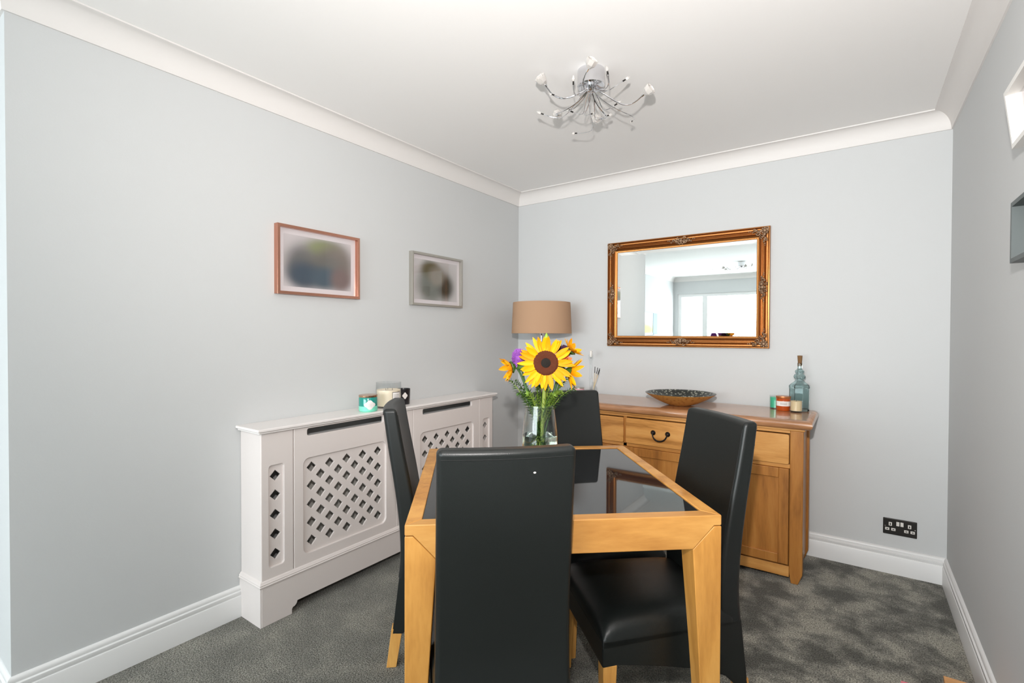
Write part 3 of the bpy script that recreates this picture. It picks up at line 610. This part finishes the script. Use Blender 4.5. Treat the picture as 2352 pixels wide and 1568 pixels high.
# the big sunflower
p = vp(0.020, 1.155, -0.045)
sf = flower_thing('sunflower', 'large open sunflower with a brown disc facing forward in the vase', 'flower', p, to_cam(p)+Vector((0, 0, 0.04)))
build('disc', MB().lathe([(0.001, 0.004), (0.018, 0.006), (0.032, 0.011), (0.043, 0.009), (0.050, 0.001), (0.046, -0.008), (0.001, -0.012)], n=40), DISC, sf, local=True)
build('disc_core', MB().lathe([(0.001, 0.013), (0.010, 0.0125), (0.018, 0.009), (0.020, 0.004)], n=28), DISCC, sf, local=True)
petals(sf, 0.041, 18, 0.071, 0.0108, PET, 0.12, 0.10, 2)
build('sepals', MB().lathe([(0.001, -0.022), (0.020, -0.018), (0.048, -0.010), (0.050, -0.006)], n=18), LEAF, sf, local=True)
stem(sf, [tuple(p+fw*0.016+Vector((0, 0, -0.028))), tuple(vp(0.018, 1.05, -0.010)), tuple(vp(0.010, 0.90, -0.012)), tuple(vp(0.000, 0.768, 0.006))], 0.0085)
# smaller yellow flowers
for (r, u, f, nr, lab, l, n_) in ((0.128, 1.205, 0.03, rt*0.75-fw*0.25+Vector((0, 0, 0.9)), 'small yellow sunflower at the upper right of the bouquet, above the orange lily', 0.042, 9),
                                  (0.118, 1.115, 0.0, rt*0.9+fw*0.15+Vector((0, 0, -0.35)), 'yellow sunflower turned away at the lower right of the bouquet', 0.060, 12),
                                  (-0.118, 1.135, -0.01, -rt*0.9-fw*0.25+Vector((0, 0, -0.25)), 'drooping yellow sunflower at the left edge of the bouquet', 0.052, 10)):
    p = vp(r, u, f)
    t = flower_thing('sunflower', lab, 'flower', p, nr, group='yellow sunflowers around the edge of the bouquet')
    build('disc', MB().lathe([(0.001, 0.006), (0.016, 0.007), (0.022, 0.0), (0.001, -0.006)], n=22), DISC, t, local=True)
    petals(t, 0.016, n_, l, 0.0115, PET, 0.35, 0.25, 1, 0.25)
    build('sepals', MB().lathe([(0.001, -0.020), (0.012, -0.016), (0.026, -0.004), (0.024, 0.0)], n=9), LEAF, t, local=True, smooth=0)
    q = Vector(nr).normalized(); s = 1 if r > 0 else -1
    stem(t, [tuple(p-q*0.014), tuple(p-q*0.05+Vector((0, 0, -0.02))), tuple(vp(0.045*s, 1.0, f)), tuple(vp(-0.02*s, 0.79, f*0.5))], 0.0042, DKST)
    if abs(r) > 0.115 and u < 1.2:
        for k in range(3):
            me = as_mesh(petal_mesh(0.055, 0.013, -0.3, 0.2), LEAF, 'leaf'); a = 2.0*k
            link_mesh('leaf', me, t, Matrix.Translation((0, 0, -0.018)) @ Matrix.Rotation(a, 4, 'Z') @ Matrix.Rotation(0.5, 4, 'Y'))
# asters
def aster(name, label, p, rr, m, n, sq=(1, 1, 1)):
    t = thing(name, label, 'flower', p)
    mb = MB(); g = PI*(3-math.sqrt(5))
    for i in range(n):
        z = 1-2*(i+0.5)/n; ra = math.sqrt(1-z*z); d = Vector((ra*math.cos(g*i)*sq[0], ra*math.sin(g*i)*sq[1], z*sq[2])); x = d.cross(Vector((0.3, 0.1, 1))).normalized()*0.0022; y = d.cross(x).normalized()*0.0022
        a = Vector(p)+d*rr*0.55; b_ = Vector(p)+d*rr*random.uniform(0.86, 1.08)
        mb.add([a+x*0.5, a+y*0.5, a-x*0.5, b_+x, b_+y, b_-x], [(0, 1, 4, 3), (1, 2, 5, 4), (2, 0, 3, 5), (3, 4, 5)])
    build('florets', mb, m, t, smooth=0); build('flower_core', MB().ball(p, rr*0.6, 12, 8), m, t)
    return t
p = vp(-0.086, 1.172, 0.0); a1 = aster('aster', 'fluffy lilac aster at the left of the large sunflower', p, 0.036, PURP, 420, (0.85, 0.85, 1.1))
stem(a1, [tuple(p+Vector((0.01, 0, -0.025))), tuple(p+Vector((0.02, 0.0, -0.09))), tuple(vp(-0.03, 0.99)), tuple(vp(0.02, 0.79))], 0.0035, DKST)
p = vp(0.098, 1.196, 0.035); a2 = aster('aster', 'dark plum aster behind the orange lily at the right of the bouquet', p, 0.030, DPURP, 360)
stem(a2, [tuple(p+Vector((0, 0, -0.02))), tuple(p+Vector((-0.02, 0.0, -0.09))), tuple(vp(0.04, 0.99, 0.02)), tuple(vp(-0.01, 0.79, 0.01))], 0.0035, DKST)
p = vp(0.052, 1.206, 0.05); a3 = aster('aster', 'lilac aster peeping out behind the top of the large sunflower', p, 0.022, PURP, 220)
stem(a3, [tuple(p+Vector((0, 0, -0.02))), tuple(p+Vector((-0.01, 0.0, -0.09))), tuple(vp(0.02, 0.99, 0.03)), tuple(vp(0.01, 0.79, 0.02))], 0.0035, DKST)
# lily
p = vp(0.096, 1.160, -0.012)
li = flower_thing('lily', 'orange lily open beside the right edge of the large sunflower', 'flower', p, rt*0.35-fw*0.9+Vector((0, 0, 0.25)))
lm = as_mesh(petal_mesh(0.040, 0.0105, 0.35, 0.25), LILY, 'petal')
for i in range(6): link_mesh('petal', lm, li, Matrix.Rotation(i*PI/3+0.3, 4, 'Z') @ Matrix.Rotation(-0.55 if i % 2 else -0.75, 4, 'Y'))
mb = MB()
for i in range(5): a = i*1.25; mb.tube([(0, 0, 0), (0.006*math.cos(a), 0.006*math.sin(a), 0.028)], 0.0009, 5).ball((0.006*math.cos(a), 0.006*math.sin(a), 0.029), 0.0022, 6, 4)
build('stamens', mb, LILYC, li, local=True)
stem(li, [tuple(p+fw*0.004), tuple(p+Vector((0, 0, -0.07))+fw*0.01), tuple(vp(0.045, 0.99)), tuple(vp(0.0, 0.79))], 0.0035, DKST)
# bud
p = vp(0.026, 1.245, 0.01); bu = thing('lily_bud', 'closed green bud standing above the large sunflower', 'flower bud', p)
build('bud', MB().lathe([(0.001, -0.030), (0.008, -0.024), (0.0115, -0.002), (0.008, 0.018), (0.001, 0.030)], p, 6), BUDG, bu, smooth=70)
stem(bu, [tuple(p+Vector((0, 0, -0.026))), tuple(p+Vector((0, 0, -0.10))), tuple(vp(0.02, 1.0, 0.01)), tuple(vp(-0.03, 0.80, 0.01))], 0.0032, DKST)
# foliage sprays
SPR = [(-0.125, 1.085, -0.01, 'feathery green sprig arching out at the left of the vase'), (-0.062, 1.060, 0.03, 'upright feathery green sprig left of the sunflower stem'), (0.052, 1.085, 0.03, 'feathery green sprig just right of the sunflower stem'),
       (0.105, 1.085, 0.0, 'feathery green sprig under the right-hand sunflower'), (0.130, 1.050, -0.03, 'lowest feathery green sprig reaching over the far chair'), (-0.015, 1.075, 0.04, 'feathery green sprig behind the sunflower stem'), (0.078, 1.040, -0.045, 'pale green feathery sprig over the right side of the vase rim'), (-0.085, 1.030, -0.035, 'short feathery green sprig over the left side of the vase rim'),
       (-0.050, 1.035, -0.055, 'feathery green sprig in front of the vase rim, left of the thick sunflower stem'), (0.048, 1.030, -0.06, 'feathery green sprig in front of the vase rim, right of the thick sunflower stem'), (0.005, 1.050, 0.05, 'short feathery green sprig at the back of the vase rim'), (-0.095, 1.075, 0.02, 'feathery green sprig below the lilac aster')]
for k, (r, u, f, lab) in enumerate(SPR):
    t = thing('foliage_sprig', lab, 'foliage', VP, 0, 'feathery green foliage in the vase')
    b0 = vp(-r*0.25, 0.78+0.01*(k % 3), -f*0.3); b1 = vp(r*0.16, 0.93, f*0.2); b2 = vp(r*0.50, 1.03, f*0.6); b3 = vp(r, u, f)
    pts = bez([b0, b1, b2, b3], 26); build('stem', MB().tube(pts, [0.0028-0.0018*i/26 for i in range(27)], 6), DKST if k % 2 else STEM, t)
    mb = MB()
    for i in range(9, 27):
        d = (pts[min(i+1, 26)]-pts[i-1]).normalized()
        for s in range(8):
            x = d.cross(Vector((random.uniform(-1, 1), random.uniform(-1, 1), random.uniform(-1, 1)))).normalized()
            e = (x*0.8+d*0.6).normalized(); l = random.uniform(0.014, 0.030)*(1 if i < 22 else 0.75); w = d.cross(e).normalized()*0.0026; c = pts[i]
            mb.add([c, c+e*l*0.45+w, c+e*l-Vector((0, 0, 0.002)), c+e*l*0.45-w], [(0, 1, 2, 3)])
    lo = build('leaves', mb, LEAF2 if k in (3, 6, 2, 8, 9, 5) else LEAF, t, smooth=0)
    sl = MB()
    for i in range(2, 9):
        for s in range(6):
            e = Vector((random.uniform(-1, 1), random.uniform(-1, 1), random.uniform(-0.2, 1))).normalized(); c = pts[i]; q = c+e*0.022
            if (Vector((q.x-VP.x, q.y-VP.y, 0))).length < 0.056: w = e.cross(Vector((0.2, 0.4, 1))).normalized()*0.002; sl.add([c, c+e*0.010+w, q, c+e*0.010-w], [(0, 1, 2, 3)])
    if sl.v: build('leaves', sl, LEAF, t, smooth=0)

# ---------------------------------------------------------------- floor lamp in the corner
LP = Vector((0.380, -0.255, 0))
lm_ = thing('floor_lamp', 'chrome floor lamp with a beige linen drum shade in the corner', 'lamp', LP)
build('lamp_shade', MB().lathe([(0.2165, 1.278), (0.2185, 1.278), (0.2185, 1.281), (0.2085, 1.502), (0.2065, 1.502), (0.2145, 1.281), (0.2165, 1.278)], (LP.x, LP.y, 0), 56), LINEN, lm_)
build('base', MB().lathe([(0.001, 0.0), (0.13, 0.0), (0.135, 0.006), (0.130, 0.020), (0.02, 0.026), (0.001, 0.026)], LP, 40), CHROME, lm_)
build('pole', MB().tube([LP+Vector((0, 0, 0.02)), LP+Vector((0, 0, 1.30))], 0.0085, 14), CHROME, lm_)
build('lamp_holder', MB().lathe([(0.001, 1.262), (0.011, 1.262), (0.014, 1.268), (0.014, 1.30), (0.020, 1.305), (0.020, 1.335), (0.001, 1.34)], (LP.x, LP.y, 0), 18), CHROME, lm_)
build('shade_ring', MB().lathe([(0.020, 1.330), (0.024, 1.330), (0.024, 1.334), (0.020, 1.334), (0.020, 1.330)], (LP.x, LP.y, 0), 24).tube([LP+Vector((0.022, 0, 1.332)), LP+Vector((0.213, 0, 1.332))], 0.0015, 6).tube([LP+Vector((-0.011, 0.019, 1.332)), LP+Vector((-0.106, 0.184, 1.332))], 0.0015, 6).tube([LP+Vector((-0.011, -0.019, 1.332)), LP+Vector((-0.106, -0.184, 1.332))], 0.0015, 6), CHROME, lm_)
build('bulb', MB().lathe([(0.001, 1.34), (0.013, 1.342), (0.016, 1.36), (0.030, 1.39), (0.028, 1.415), (0.001, 1.43)], (LP.x, LP.y, 0), 20), PLAST, lm_)

# ---------------------------------------------------------------- gilt mirror
mx0, mx1, mz0, mz1 = 0.792, 1.834, 1.189, 1.923
mi = thing('wall_mirror', 'wall mirror in an ornate antique gold frame above the sideboard', 'mirror', ((mx0+mx1)/2, 0, (mz0+mz1)/2))
fp = [(0.0, 0.001), (0.0, 0.022), (0.002, 0.027), (0.007, 0.028), (0.010, 0.021), (0.013, 0.014), (0.021, 0.013), (0.026, 0.020), (0.028, 0.031), (0.0305, 0.034), (0.033, 0.031), (0.0335, 0.025), (0.0355, 0.025), (0.036, 0.033), (0.0385, 0.036), (0.041, 0.033), (0.0415, 0.026), (0.0435, 0.026), (0.044, 0.032), (0.0465, 0.034), (0.049, 0.031), (0.0495, 0.019), (0.054, 0.016), (0.0555, 0.022), (0.059, 0.0235), (0.0625, 0.022), (0.063, 0.017), (0.071, 0.015), (0.074, 0.012), (0.074, 0.001)]
def frame_rings(x0, x1, z0, z1, prof):
    return [[(x0+a, -d, z0+a), (x1-a, -d, z0+a), (x1-a, -d, z1-a), (x0+a, -d, z1-a)] for a, d in prof]
build('frame', MB().loft(frame_rings(mx0, mx1, mz0, mz1, fp), cap=False), GOLD, mi, smooth=25)
def ornament(cx, cz, corner, sx=1, sz=1, vert=False):
    mb = MB()
    def lump(u, v, r, d): 
        x, z = (cx+u*sx, cz+v*sz) if not vert else (cx+v, cz+u)
        mb.ball((x, -0.029-d, z), (r*1.15, r*0.9, r*1.15), 8, 6)
    def scroll(u, v, r, turns, s0, s1, th=0.0036):
        pts = []
        for i in range(16):
            t = i/15; a = s0+turns*2*PI*t; rr = r*(1-0.75*t); uu = u+rr*math.cos(a); vv = v+rr*math.sin(a)*s1
            x, z = (cx+uu*sx, cz+vv*sz) if not vert else (cx+vv, cz+uu)
            pts.append((x, -0.034-0.007*t, z))
        mb.tube(pts, [th*(1-0.4*i/15) for i in range(16)], 6)
    if corner:
        lump(0.028, 0.028, 0.011, 0.006)
        for i in range(8): a = i*PI/4; lump(0.028+0.016*math.cos(a), 0.028+0.016*math.sin(a), 0.006, 0.004)
        for k in range(7): lump(0.050+0.011*k, 0.030+0.006*math.sin(k*2), 0.0085-0.0008*k, 0.002); lump(0.030+0.006*math.sin(k*2), 0.050+0.011*k, 0.0085-0.0008*k, 0.002)
        scroll(0.062, 0.042, 0.014, 1.2, 0, 1); scroll(0.042, 0.062, 0.014, -1.2, PI/2, 1); scroll(0.085, 0.022, 0.011, 1.1, 1, 1); scroll(0.022, 0.085, 0.011, -1.1, 1, 1); scroll(0.014, 0.014, 0.011, 1, 0, 1)
    else:
        lump(0, 0.038, 0.011, 0.008); lump(0, 0.050, 0.007, 0.004); lump(0, 0.026, 0.007, 0.004)
        for s in (-1, 1):
            scroll(s*0.024, 0.040, 0.015, 1.2*s, 0, 1); scroll(s*0.020, 0.020, 0.010, -1.1*s, 0, 1); scroll(s*0.048, 0.034, 0.011, 1.1*s, 0.5, 1)
            for k in range(7): lump(s*(0.020+0.011*k), 0.036+0.008*math.sin(k*1.8+1), 0.0085-0.0008*k, 0.003)
            for k in range(4): lump(s*(0.008+0.009*k), 0.056-0.004*k, 0.005, 0.002)
    build('ornament', mb, GOLDD, mi, smooth=60)
for (x, z, sx, sz) in ((mx0, mz0, 1, 1), (mx1, mz0, -1, 1), (mx1, mz1, -1, -1), (mx0, mz1, 1, -1)): ornament(x, z, True, sx, sz)
ornament((mx0+mx1)/2, mz0, False, 1, 1); ornament((mx0+mx1)/2, mz1, False, 1, -1)
ornament(mx0, (mz0+mz1)/2, False, vert=True)
o_ = [o for o in mi.children if o.name.startswith('ornament')][-1]
c = o_.copy(); c.data = o_.data.copy(); c.data.transform(Matrix.Scale(-1, 4, (1, 0, 0))); c.data.flip_normals(); COL.objects.link(c)
ix0, ix1, iz0, iz1 = mx0+0.072, mx1-0.072, mz0+0.072, mz1-0.072; bv = 0.022
gx = [(ix0, -0.0125, iz0), (ix1, -0.0125, iz0), (ix1, -0.0125, iz1), (ix0, -0.0125, iz1), (ix0+bv, -0.0131, iz0+bv), (ix1-bv, -0.0131, iz0+bv), (ix1-bv, -0.0131, iz1-bv), (ix0+bv, -0.0131, iz1-bv)]
build('mirror_glass', MB().add(gx, [(4, 5, 6, 7), (0, 1, 5, 4), (1, 2, 6, 5), (2, 3, 7, 6), (3, 0, 4, 7)]), MIRR, mi, smooth=0)

# ---------------------------------------------------------------- pictures on the left wall
def picture(name, label, y0, y1, z0, z1, m, fw_, dep, photo):
    t = thing(name, label, 'picture', (0, (y0+y1)/2, (z0+z1)/2))
    ring = [[(d, y0+a, z0+a), (d, y1-a, z0+a), (d, y1-a, z1-a), (d, y0+a, z1-a)] for a, d in ((0, 0.0005), (0, dep), (fw_, dep), (fw_, 0.006))]
    build('frame', MB().loft(ring, cap=False), m, t, smooth=20, bevel=0.0008)
    build('mat_board', MB().box(0.003, 0.007, y0+fw_-0.001, y1-fw_+0.001, z0+fw_-0.001, z1-fw_+0.001), MATB, t)
    mx = 0.072 if m is COPPER else 0.06; mz = 0.052 if m is COPPER else 0.05
    build('photo_print', MB().box(0.0071, 0.0078, y0+fw_+mx*0.4, y1-fw_-mx*0.4, z0+fw_+mz*0.5, z1-fw_-mz*0.5), photo, t)
    build('glazing', MB().box(0.012, 0.0135, y0+fw_-0.001, y1-fw_+0.001, z0+fw_-0.001, z1-fw_+0.001), PGL, t)
    return t
ph1 = blobs('blurred_photo_colour', (214, 206, 208), [(0.01, 0.0, 0.24, 0.16, (158, 152, 150)), (0.03, 0.075, 0.13, 0.065, (140, 146, 104)), (0.10, 0.01, 0.13, 0.13, (124, 112, 104)), (-0.10, -0.02, 0.10, 0.12, (106, 104, 104)), (0.02, -0.02, 0.15, 0.10, (108, 104, 98)), (-0.085, -0.065, 0.115, 0.085, (62, 76, 90)), (0.03, -0.07, 0.11, 0.075, (72, 88, 100)), (0.13, -0.07, 0.08, 0.08, (120, 98, 94))])
ph2 = blobs('blurred_photo_grey', (206, 200, 200), [(0.0, -0.01, 0.21, 0.165, (158, 156, 150)), (-0.05, -0.03, 0.14, 0.15, (108, 110, 102)), (-0.06, 0.07, 0.10, 0.075, (98, 92, 66)), (0.085, -0.035, 0.095, 0.10, (62, 56, 42)), (0.0, 0.03, 0.09, 0.08, (138, 130, 118))])
picture('framed_photo', 'copper framed blurred colour photograph, the left one on the left wall', -2.050, -1.582, 1.459, 1.792, COPPER, 0.014, 0.030, ph1)
picture('framed_photo', 'silver-grey framed blurred photograph, the right one on the left wall nearer the corner', -1.1945, -0.7243, 1.450, 1.782, SILVER, 0.014, 0.030, ph2)

# box frames on the right wall, only their far edges show
def boxframe(label, yf, yn, z0, z1, m, lean, inner):
    t = thing('box_frame', label, 'picture', (W, (yf+yn)/2, z0), group=None); t.rotation_euler = (0, -lean, 0)
    dep, w = 0.040, 0.012; zt = z1-z0; a, b_ = (yn-yf)/2, 0
    hy = abs(yn-yf)/2
    ring = [[(-d, -hy+q, q), (-d, hy-q, q), (-d, hy-q, zt-q), (-d, -hy+q, zt-q)] for q, d in ((0, 0.001), (0, dep), (w, dep), (w, 0.008))]
    build('frame', MB().loft(ring, cap=False), m, t, local=True, smooth=20)
    build('mat_board', MB().box(-0.008, -0.004, -hy+w-0.001, hy-w+0.001, w-0.001, zt-w+0.001), MATB, t, local=True)
    build('picture_print', MB().box(-0.0095, -0.0085, -hy+w+0.03, hy-w-0.03, w+0.03, zt-w-0.03), inner, t, local=True)
    build('glazing', MB().box(-0.013, -0.0115, -hy+w-0.001, hy-w+0.001, w-0.001, zt-w+0.001), PGL, t, local=True)
boxframe('white box frame leaning out slightly, upper one at the right edge of the photo', -1.400, -1.640, 1.787, 1.945, WFRM, 0.12, blobs('small_print_a', (225, 220, 216), [(0, 0.08, 0.05, 0.04, (150, 140, 130))]))
boxframe('dark grey box frame, lower one at the right edge of the photo', -1.398, -1.640, 1.468, 1.634, SLIPG, 0.0, blobs('small_print_b', (214, 222, 220), [(0, 0.08, 0.05, 0.04, (90, 110, 112))]))

# ---------------------------------------------------------------- double socket
so = thing('double_socket', 'black nickel double power socket low on the back wall', 'socket', (2.459, 0, 0.250))
sx, sz = 2.459, 0.250
build('face_plate', MB().box(sx-0.071, sx+0.071, -0.0065, -0.0005, sz-0.043, sz+0.043), NICK, so, bevel=0.003)
for s in (-1, 1):
    build('rocker_switch', MB().box(sx+s*0.0085-0.0065, sx+s*0.0085+0.0065, -0.0105, -0.0064, sz+0.008, sz+0.030), PLAST, so, bevel=0.001)
    cx = sx+s*0.040
    ins = build('socket_insert', MB().box(cx-0.007, cx+0.007, -0.0085, -0.0064, sz+0.004, sz+0.023).box(cx-0.022, cx-0.004, -0.0085, -0.0064, sz-0.021, sz-0.007).box(cx+0.004, cx+0.022, -0.0085, -0.0064, sz-0.021, sz-0.007), PLAST, so, bevel=0.001)
    build('pin_slot', MB().box(cx-0.0022, cx+0.0022, -0.0092, -0.0084, sz+0.008, sz+0.018).box(cx-0.017, cx-0.009, -0.0092, -0.0084, sz-0.016, sz-0.012).box(cx+0.009, cx+0.017, -0.0092, -0.0084, sz-0.016, sz-0.012), DARK, ins)
    build('screw', MB().lathe([(0.001, 0), (0.0035, 0), (0.003, 0.0012), (0.001, 0.0014)], (sx+s*0.062, -0.0064, sz), 12, Matrix.Rotation(PI/2, 3, 'X')), CHROME, so)

# ---------------------------------------------------------------- ceiling lights
HUB = Vector((1.318, -1.378, 2.345))
def ceiling_light():
    t = thing('ceiling_light', 'chrome ceiling light with curling arms and crystal roses above the dining table', 'ceiling light', (HUB.x, HUB.y, H), 0, 'matching chrome and crystal ceiling lights')
    build('canopy', MB().lathe([(0.001, 0), (0.058, 0), (0.058, -0.066), (0.054, -0.070), (0.044, -0.070), (0.001, -0.064)], (HUB.x, HUB.y, H), 40), CHROME, t)
    build('arm_hub', MB().lathe([(0.001, -0.064), (0.020, -0.066), (0.022, -0.082), (0.014, -0.090), (0.001, -0.092)], (HUB.x, HUB.y, H), 24), CHROME, t)
    big = [(1.166, -1.499, 2.330), (1.504, -1.262, 2.290), (1.365, -1.507, 2.330), (1.103, -1.297, 2.300), (1.254, -1.136, 2.300)]
    small = [(1.184, -1.464, 2.300), (1.050, -1.334, 2.300), (1.177, -1.310, 2.295), (1.174, -1.275, 2.300), (1.234, -1.206, 2.300), (1.077, -1.050, 2.300), (1.288, -1.146, 2.30), (1.365, -1.025, 2.30), (1.364, -1.227, 2.300), (1.469, -1.386, 2.31), (1.432, -1.458, 2.32), (1.289, -1.483, 2.31)]
    for idx, e in enumerate(big+small):
        isb = idx < len(big); e = Vector(e); d = Vector((e.x-HUB.x, e.y-HUB.y, 0)); L = d.length; d.normalize(); s = Vector((-d.y, d.x, 0))*(1 if idx % 2 else -1)
        p0 = HUB+d*0.016+Vector((0, 0, -0.022)); p1 = p0+d*L*0.45+Vector((0, 0, -0.050)); p2 = e-d*L*0.30+s*L*0.34+Vector((0, 0, -0.045))
        pts = bez([p0, p1, p2, e], 20); tg = (pts[-1]-pts[-3]).normalized()
        arm = build('arm', MB().tube(pts, 0.0030 if isb else 0.0018, 8), CHROME, t)
        build('collar', MB().tube([e-tg*0.004, e+tg*0.010], 0.0055 if isb else 0.0032, 10), CHROME if isb else NICK, arm)
        q = tg.to_track_quat('Z', 'Y').to_matrix()
        if isb:
            mb = MB()
            for (r0, r1, r2, hh, ph) in ((0.010, 0.021, 0.025, 0.042, 0), (0.007, 0.014, 0.017, 0.040, 0.5), (0.003, 0.007, 0.009, 0.036, 0.9)):
                prof = [(r0*0.6, 0.004), (r0, 0.008), (r1, hh*0.5), (r2, hh), (r2-0.003, hh), (r1-0.003, hh*0.52), (r0*0.5, 0.012)]
                mb.lathe(prof, e+tg*0.004, 7, q, phase=ph)
            build('crystal_rose', mb, CRYS, t, smooth=0)
        else:
            build('crystal_drop', MB().lathe([(0.0012, 0.008), (0.0058, 0.014), (0.0062, 0.022), (0.001, 0.032)], e, 6, q), CRYS, t, smooth=0)
    return t
cl1 = ceiling_light()
cl2 = copy_tree(cl1); cl2.location = (0.80, -4.92, H); cl2.rotation_euler = (0, 0, 0.7)
cl2['label'] = 'second chrome and crystal ceiling light, seen only in the gilt mirror'

# ---------------------------------------------------------------- lounge picture seen in the mirror, toys at the lower right
ar = thing('canvas_picture', 'lime and white canvas with a slate edge seen in the gilt mirror', 'picture', (XL, -4.90, 1.0))
build('canvas', MB().box(XL+0.001, XL+0.04, -5.15, -4.40, 1.0, 1.655), blobs('lime_artwork', (240, 241, 236), [(0.1, 0.36, 0.55, 0.14, (196, 222, 70)), (0.05, 0.22, 0.5, 0.10, (226, 236, 140))]), ar)
build('canvas_edge', MB().box(XL+0.001, XL+0.045, -5.37, -5.151, 1.0, 1.655), ARTS, ar)

tw = thing('wooden_toy_box', 'light wooden toy box, only its corner showing at the lower right edge of the photo', 'toy box', (2.570, -1.26, 0))
bx0, bx1, by0, by1 = 2.519, 2.621, -1.44, -1.085
build('box_side', MB().box(bx0, bx0+0.012, by0, by1, 0, 0.094).box(bx1-0.012, bx1, by0, by1, 0, 0.094), TOYW, tw, bevel=0.002)
build('box_end', MB().box(bx0+0.012, bx1-0.012, by1-0.012, by1, 0, 0.094).box(bx0+0.012, bx1-0.012, by0, by0+0.012, 0, 0.094).box(bx0+0.012, bx1-0.012, by0+0.012, by1-0.012, 0.002, 0.01), TOYW, tw, bevel=0.002)
build('lid', MB().box(bx0-0.001, bx1+0.001, by0-0.001, by1+0.001, 0.0945, 0.101), TOYW, tw, bevel=0.002)
ty = thing('toy_case', 'pink and red toy case on the carpet left of the wooden toy box', 'toy', (2.440, -1.30, 0))
build('case_body', MB().box(2.392, 2.478, -1.42, -1.200, 0.0, 0.086), TOYR, ty, bevel=0.004)
build('lid', MB().box(2.397, 2.480, -1.422, -1.198, 0.0865, 0.101), TOYP, ty, bevel=0.003)
build('clasp', MB().box(2.387, 2.3925, -1.33, -1.30, 0.05, 0.075), PLAST, ty, bevel=0.001)
bpy.context.view_layer.update()
